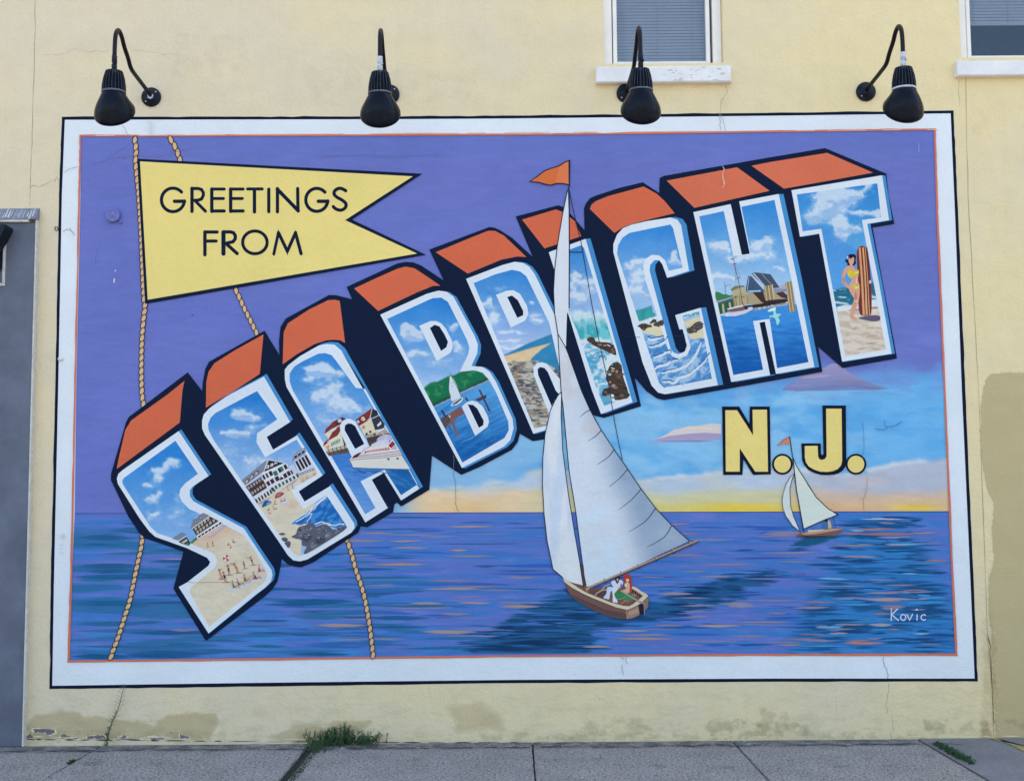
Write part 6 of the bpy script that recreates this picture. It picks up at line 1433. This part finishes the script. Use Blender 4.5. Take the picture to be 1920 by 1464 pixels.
P_([(1095,320),(1150,290),(1175,320),(1150,380),(1125,415),(1100,370)], (26, 24, 34)); P_([(1112,335),(1140,325),(1150,345),(1128,385)], (196, 160, 130)); P_([(1010,400),(1080,360),(1120,420),(1150,400),(1170,350),(1230,380),(1220,440),(1150,500),(1060,520),(1050,470)], (206, 214, 240)); a.line(zk([(1200,420),(1190,500),(1080,560)]), 2.4, (150, 112, 96), cap=False)
P_([(940,520),(960,480),(1050,485),(1040,540),(1000,580),(980,700),(900,690),(880,660),(930,600)], (190, 208, 240)); P_([(1035,530),(1060,500),(1150,500),(1100,570),(1080,640),(1130,730),(1120,770),(1050,755),(1045,640)], (206, 220, 242)); a.lens(*zk([(920, 700)])[0], 8, 2.2, (80, 84, 110)); a.lens(*zk([(1085, 768)])[0], 9, 2.2, (80, 84, 110))
a.build('person', bs).__setitem__('label', 'man in white with dark hair'); a = Art(10.2, .00002)
P_([(1240,400),(1240,300),(1270,258),(1330,255),(1375,300),(1385,420),(1395,520),(1370,570),(1335,550),(1345,440),(1290,380),(1260,420)], (170, 62, 52)); P_([(1285,340),(1310,330),(1340,345),(1335,375),(1312,395),(1288,375)], (216, 186, 170)); P_([(1255,430),(1300,395),(1345,420),(1350,500),(1340,580),(1290,590),(1200,545),(1270,520),(1290,480)], (206, 170, 150)); P_([(1265,430),(1310,420),(1290,480),(1262,470)], (206, 206, 180))
P_([(1075,630),(1090,575),(1160,555),(1250,600),(1260,640),(1220,680),(1130,690)], (54, 128, 84)); P_([(1200,580),(1330,600),(1420,640),(1430,680),(1350,735),(1260,700),(1250,640)], (60, 136, 92)); a.line(zk([(1090,680),(1150,705),(1230,690),(1270,650)]), .8, (150, 176, 150), cap=False)
a.build('person', bs).__setitem__('label', 'woman with long red hair and green skirt'); a = Art(10.5, .00002)
a.poly(zk([(1515,800),(1600,780),(1612,975),(1530,975)]), (36, 34, 50)); a.line(zk([(1185,548),(1400,680),(1610,780)]), 3.2, (84, 80, 86), cap=False); a.line(zk([(1185,545),(1400,677),(1610,776)]), 1.8, (176, 174, 168), cap=False); a.line(zk([(1608,780),(1618,980)]), 1.0, (170, 160, 170), cap=False)
a.cut('rudder', bs)
P_([(545,520),(580,480),(620,500),(610,550),(570,570)], (150, 110, 90)); a.line(zk([(575,530),(600,500),(640,490)]), 1.4, (206, 186, 150), cap=False); a.cut('tiller', bs)

# --- small sailboat
sb = empty('painted_sailboat', at(1530, 1005)); sb.parent = mural; sb.location = at(1530, 1005) - wl(mural); sb.location.y = 0; tag(sb, 'small distant cream sailboat below the letter J')
y1 = cr(1450, 810, 12); y2 = cr(1450, 900, 12); a = Art(8)
a.poly(y1([(365,95),(360,270),(250,265),(95,310),(220,180)]), (206, 128, 104)); a.line(y1([(360,100),(220,180),(90,312)]), .8, (60, 70, 110), cap=False); a.build('pennant', sb)
a = Art(8.6); a.poly(y1([(450,600),(470,700),(490,950),(530,1300)])+y2([(600,600),(690,1090),(1150,890),(1420,775),(1230,640),(960,380),(760,100)])+y1([(720,1080),(640,950)]), (208, 222, 220)); a.poly(y1([(475,925),(430,1000),(380,1200),(360,1300)])+y2([(380,500),(440,800),(590,1140),(440,1030),(280,800),(215,600),(205,400),(260,150),(340,0)])+y1([(390,1000)]), (206, 220, 226)); a.build('sails', sb)
a = Art(9, .00002); a.line(y1([(365,95),(385,230),(435,560),(480,930)])+y2([(520,200),(590,600),(690,1190)]), 1.7, (20, 28, 50), cap=False); a.line(y1([(435,560),(520,760),(640,950),(800,1200)])+y2([(960,380),(1230,640),(1460,775)]), 1.6, (20, 32, 56), cap=False); a.line(y2([(1465,775),(1150,890),(690,1095)]), 1.5, (20, 32, 56), cap=False)
a.line(y1([(475,925),(380,1010),(290,1170)])+y2([(230,270),(200,450),(215,620),(280,800),(430,1020),(640,1185)]), 1.0, (40, 60, 80), cap=False); a.line(y1([(475,940),(420,1080),(375,1250)])+y2([(375,350),(385,560),(450,800),(590,1130)]), 1.2, (30, 46, 66), cap=False); a.line(y2([(1350,830),(1405,1070)]), .8, (50, 60, 90), cap=False); a.build('rigging', sb)
a = Art(9.2, .00002); a.poly(y2([(508,1255),(600,1190),(780,1180),(1050,1120),(1300,1085),(1605,1085),(1500,1170),(1370,1250),(1050,1272),(750,1280),(560,1275)]), (120, 88, 88)); a.poly(y2([(620,1190),(780,1180),(1050,1130),(1300,1090),(1605,1086),(1450,1120),(1200,1170),(900,1215),(700,1230)]), (178, 148, 128)); a.poly(y2([(760,1175),(800,1110),(860,1120),(1120,1105),(1200,1120),(900,1165)]), (200, 190, 160)); a.poly(y2([(508,1255),(700,1250),(1000,1250),(1370,1235),(1050,1275),(750,1282)]), (70, 44, 58)); a.build('hull', sb)
a = Art(9.5, .00002); a.smooth(y2([(1130,970),(1160,940),(1220,950),(1225,1085),(1140,1085)]), (60, 112, 170), 3); a.circ(y2([(1190, 905)])[0], 2.7, (50, 34, 44), n=12); a.build('person', sb).__setitem__('label', 'figure in blue'); a = Art(9.5, .00002); a.smooth(y2([(1225,930),(1260,905),(1290,940),(1305,1070),(1230,1070)]), (196, 176, 150), 3); a.build('person', sb).__setitem__('label', 'figure with pale hair')

# --- painted signature
zs_ = cr(1440, 1098, 4); a = Art(3, .000008); sc_ = (196, 208, 236); Ls = lambda pts, w_=2.3: a.line(zs_(pts), w_, sc_)
Ls([(926,168),(924,258)]); Ls([(972,172),(928,216),(978,258)]); Ls(arc(1014, 236, 19, 22, 0, 360, 18)); Ls([(1042,214),(1062,256),(1084,212)]); Ls([(1118,214),(1118,256)]); a.circ(zs_([(1115,178)])[0], 2.0, sc_, n=10); Ls(arc(1168, 236, 20, 21, -50, -310, 16))
o = a.build('signature', mural); tag(o, kind='stuff')
# faint scribbles, scratches and drips left on the mural
a = Art(11); z_ = cr(1440, 732, 4)
a.line(z_([(212,1368),(214,1392)]), .8, (110, 90, 130), cap=False); a.line(z_([(250,1365),(236,1370),(240,1392)]), .8, (110, 90, 130), cap=False); a.line(z_([(262,1368),(276,1372),(264,1384),(278,1392)]), .8, (110, 90, 130), cap=False)
q5 = cr(0, 366, 4)
a.lens(*q5([(866, 566)])[0], 3, 3, (206, 216, 240)); a.line(q5([(857,628),(855,654)]), 2.4, (206, 216, 240)); a.line(q5([(728,370),(715,430),(702,510)]), .9, (126, 134, 206), cap=False); a.lens(*q5([(1442, 899)])[0], 4, 2, (60, 60, 130))
a.line(crackpath([(1354,310),(1358,318),(1355,332),(1358,345),(1357,352)], .9), [.8, 1.4, 2, 1.2, 1, 1.8, .8, 1, 1.4, .8, 1.6, 1.4, 1.2, 1.8, 2.2, 1.6, 1.2, .8, 1, .8, .6], (222, 196, 184), cap=False)
a.line(crackpath([(1350,214),(1350,232),(1351,244)], .8), 1, (150, 158, 176), cap=False); a.line(crackpath([(1353,216),(1357,232),(1361,246)], .8), .8, (150, 158, 176), cap=False)
for p, cl in (([(228,234),(234,240),(236,248),(241,254)], (150, 160, 180)), ([(120,323),(130,316),(146,313)], (150, 160, 180)), ([(118,434),(130,430),(136,435),(139,442)], (110, 110, 120)), ([(1166,1231),(1168,1236)], (110, 130, 170)), ([(1173,1232),(1176,1244)], (110, 130, 170)), ([(1166,1246),(1169,1265)], (110, 130, 170)), ([(1657,1230),(1656,1238),(1660,1250),(1665,1262),(1664,1271)], (90, 110, 140)),
    ([(1618,790),(1620,830),(1618,860)], (90, 130, 170)), ([(1627,895),(1625,920),(1618,935),(1620,956)], (150, 130, 130)), ([(850,853),(850,890),(854,905),(853,945),(860,960)], (110, 120, 130)), ([(1170,631),(1200,632)], (30, 46, 70)), ([(1262,630),(1284,629)], (46, 62, 86)), ([(1336,630),(1348,631)], (46, 62, 86)), ([(210,296),(250,290),(290,294),(330,285),(370,275)], (126, 122, 160)), ([(170,305),(200,300),(215,285),(240,270)], (120, 126, 196)), ([(600,292),(680,290),(740,294),(830,290)], (108, 114, 176)), ([(1722,268),(1724,286)], (170, 176, 226))):
    a.line(crackpath(p, .7), .8, cl, cap=False)
q0 = cr(0, 732, 4); a.line([(p[0], p[1]) for p in arc(*q0([(472, 1092)])[0], 4.6, 4.6, 0, 330, 14)], .8, (176, 190, 216), cap=False); a.line([(p[0], p[1]) for p in arc(*q0([(474, 1092)])[0], 1.8, 1.8, 0, 360, 10)], .7, (176, 190, 216), cap=False)
for p in ([(442,1186),(476,1190)], [(446,1210),(480,1216)], [(446,1150),(474,1160),(446,1170)]): a.line(q0(p), .7, (180, 194, 220), cap=False)
o = a.build('scratches', mural); tag(o, kind='stuff')
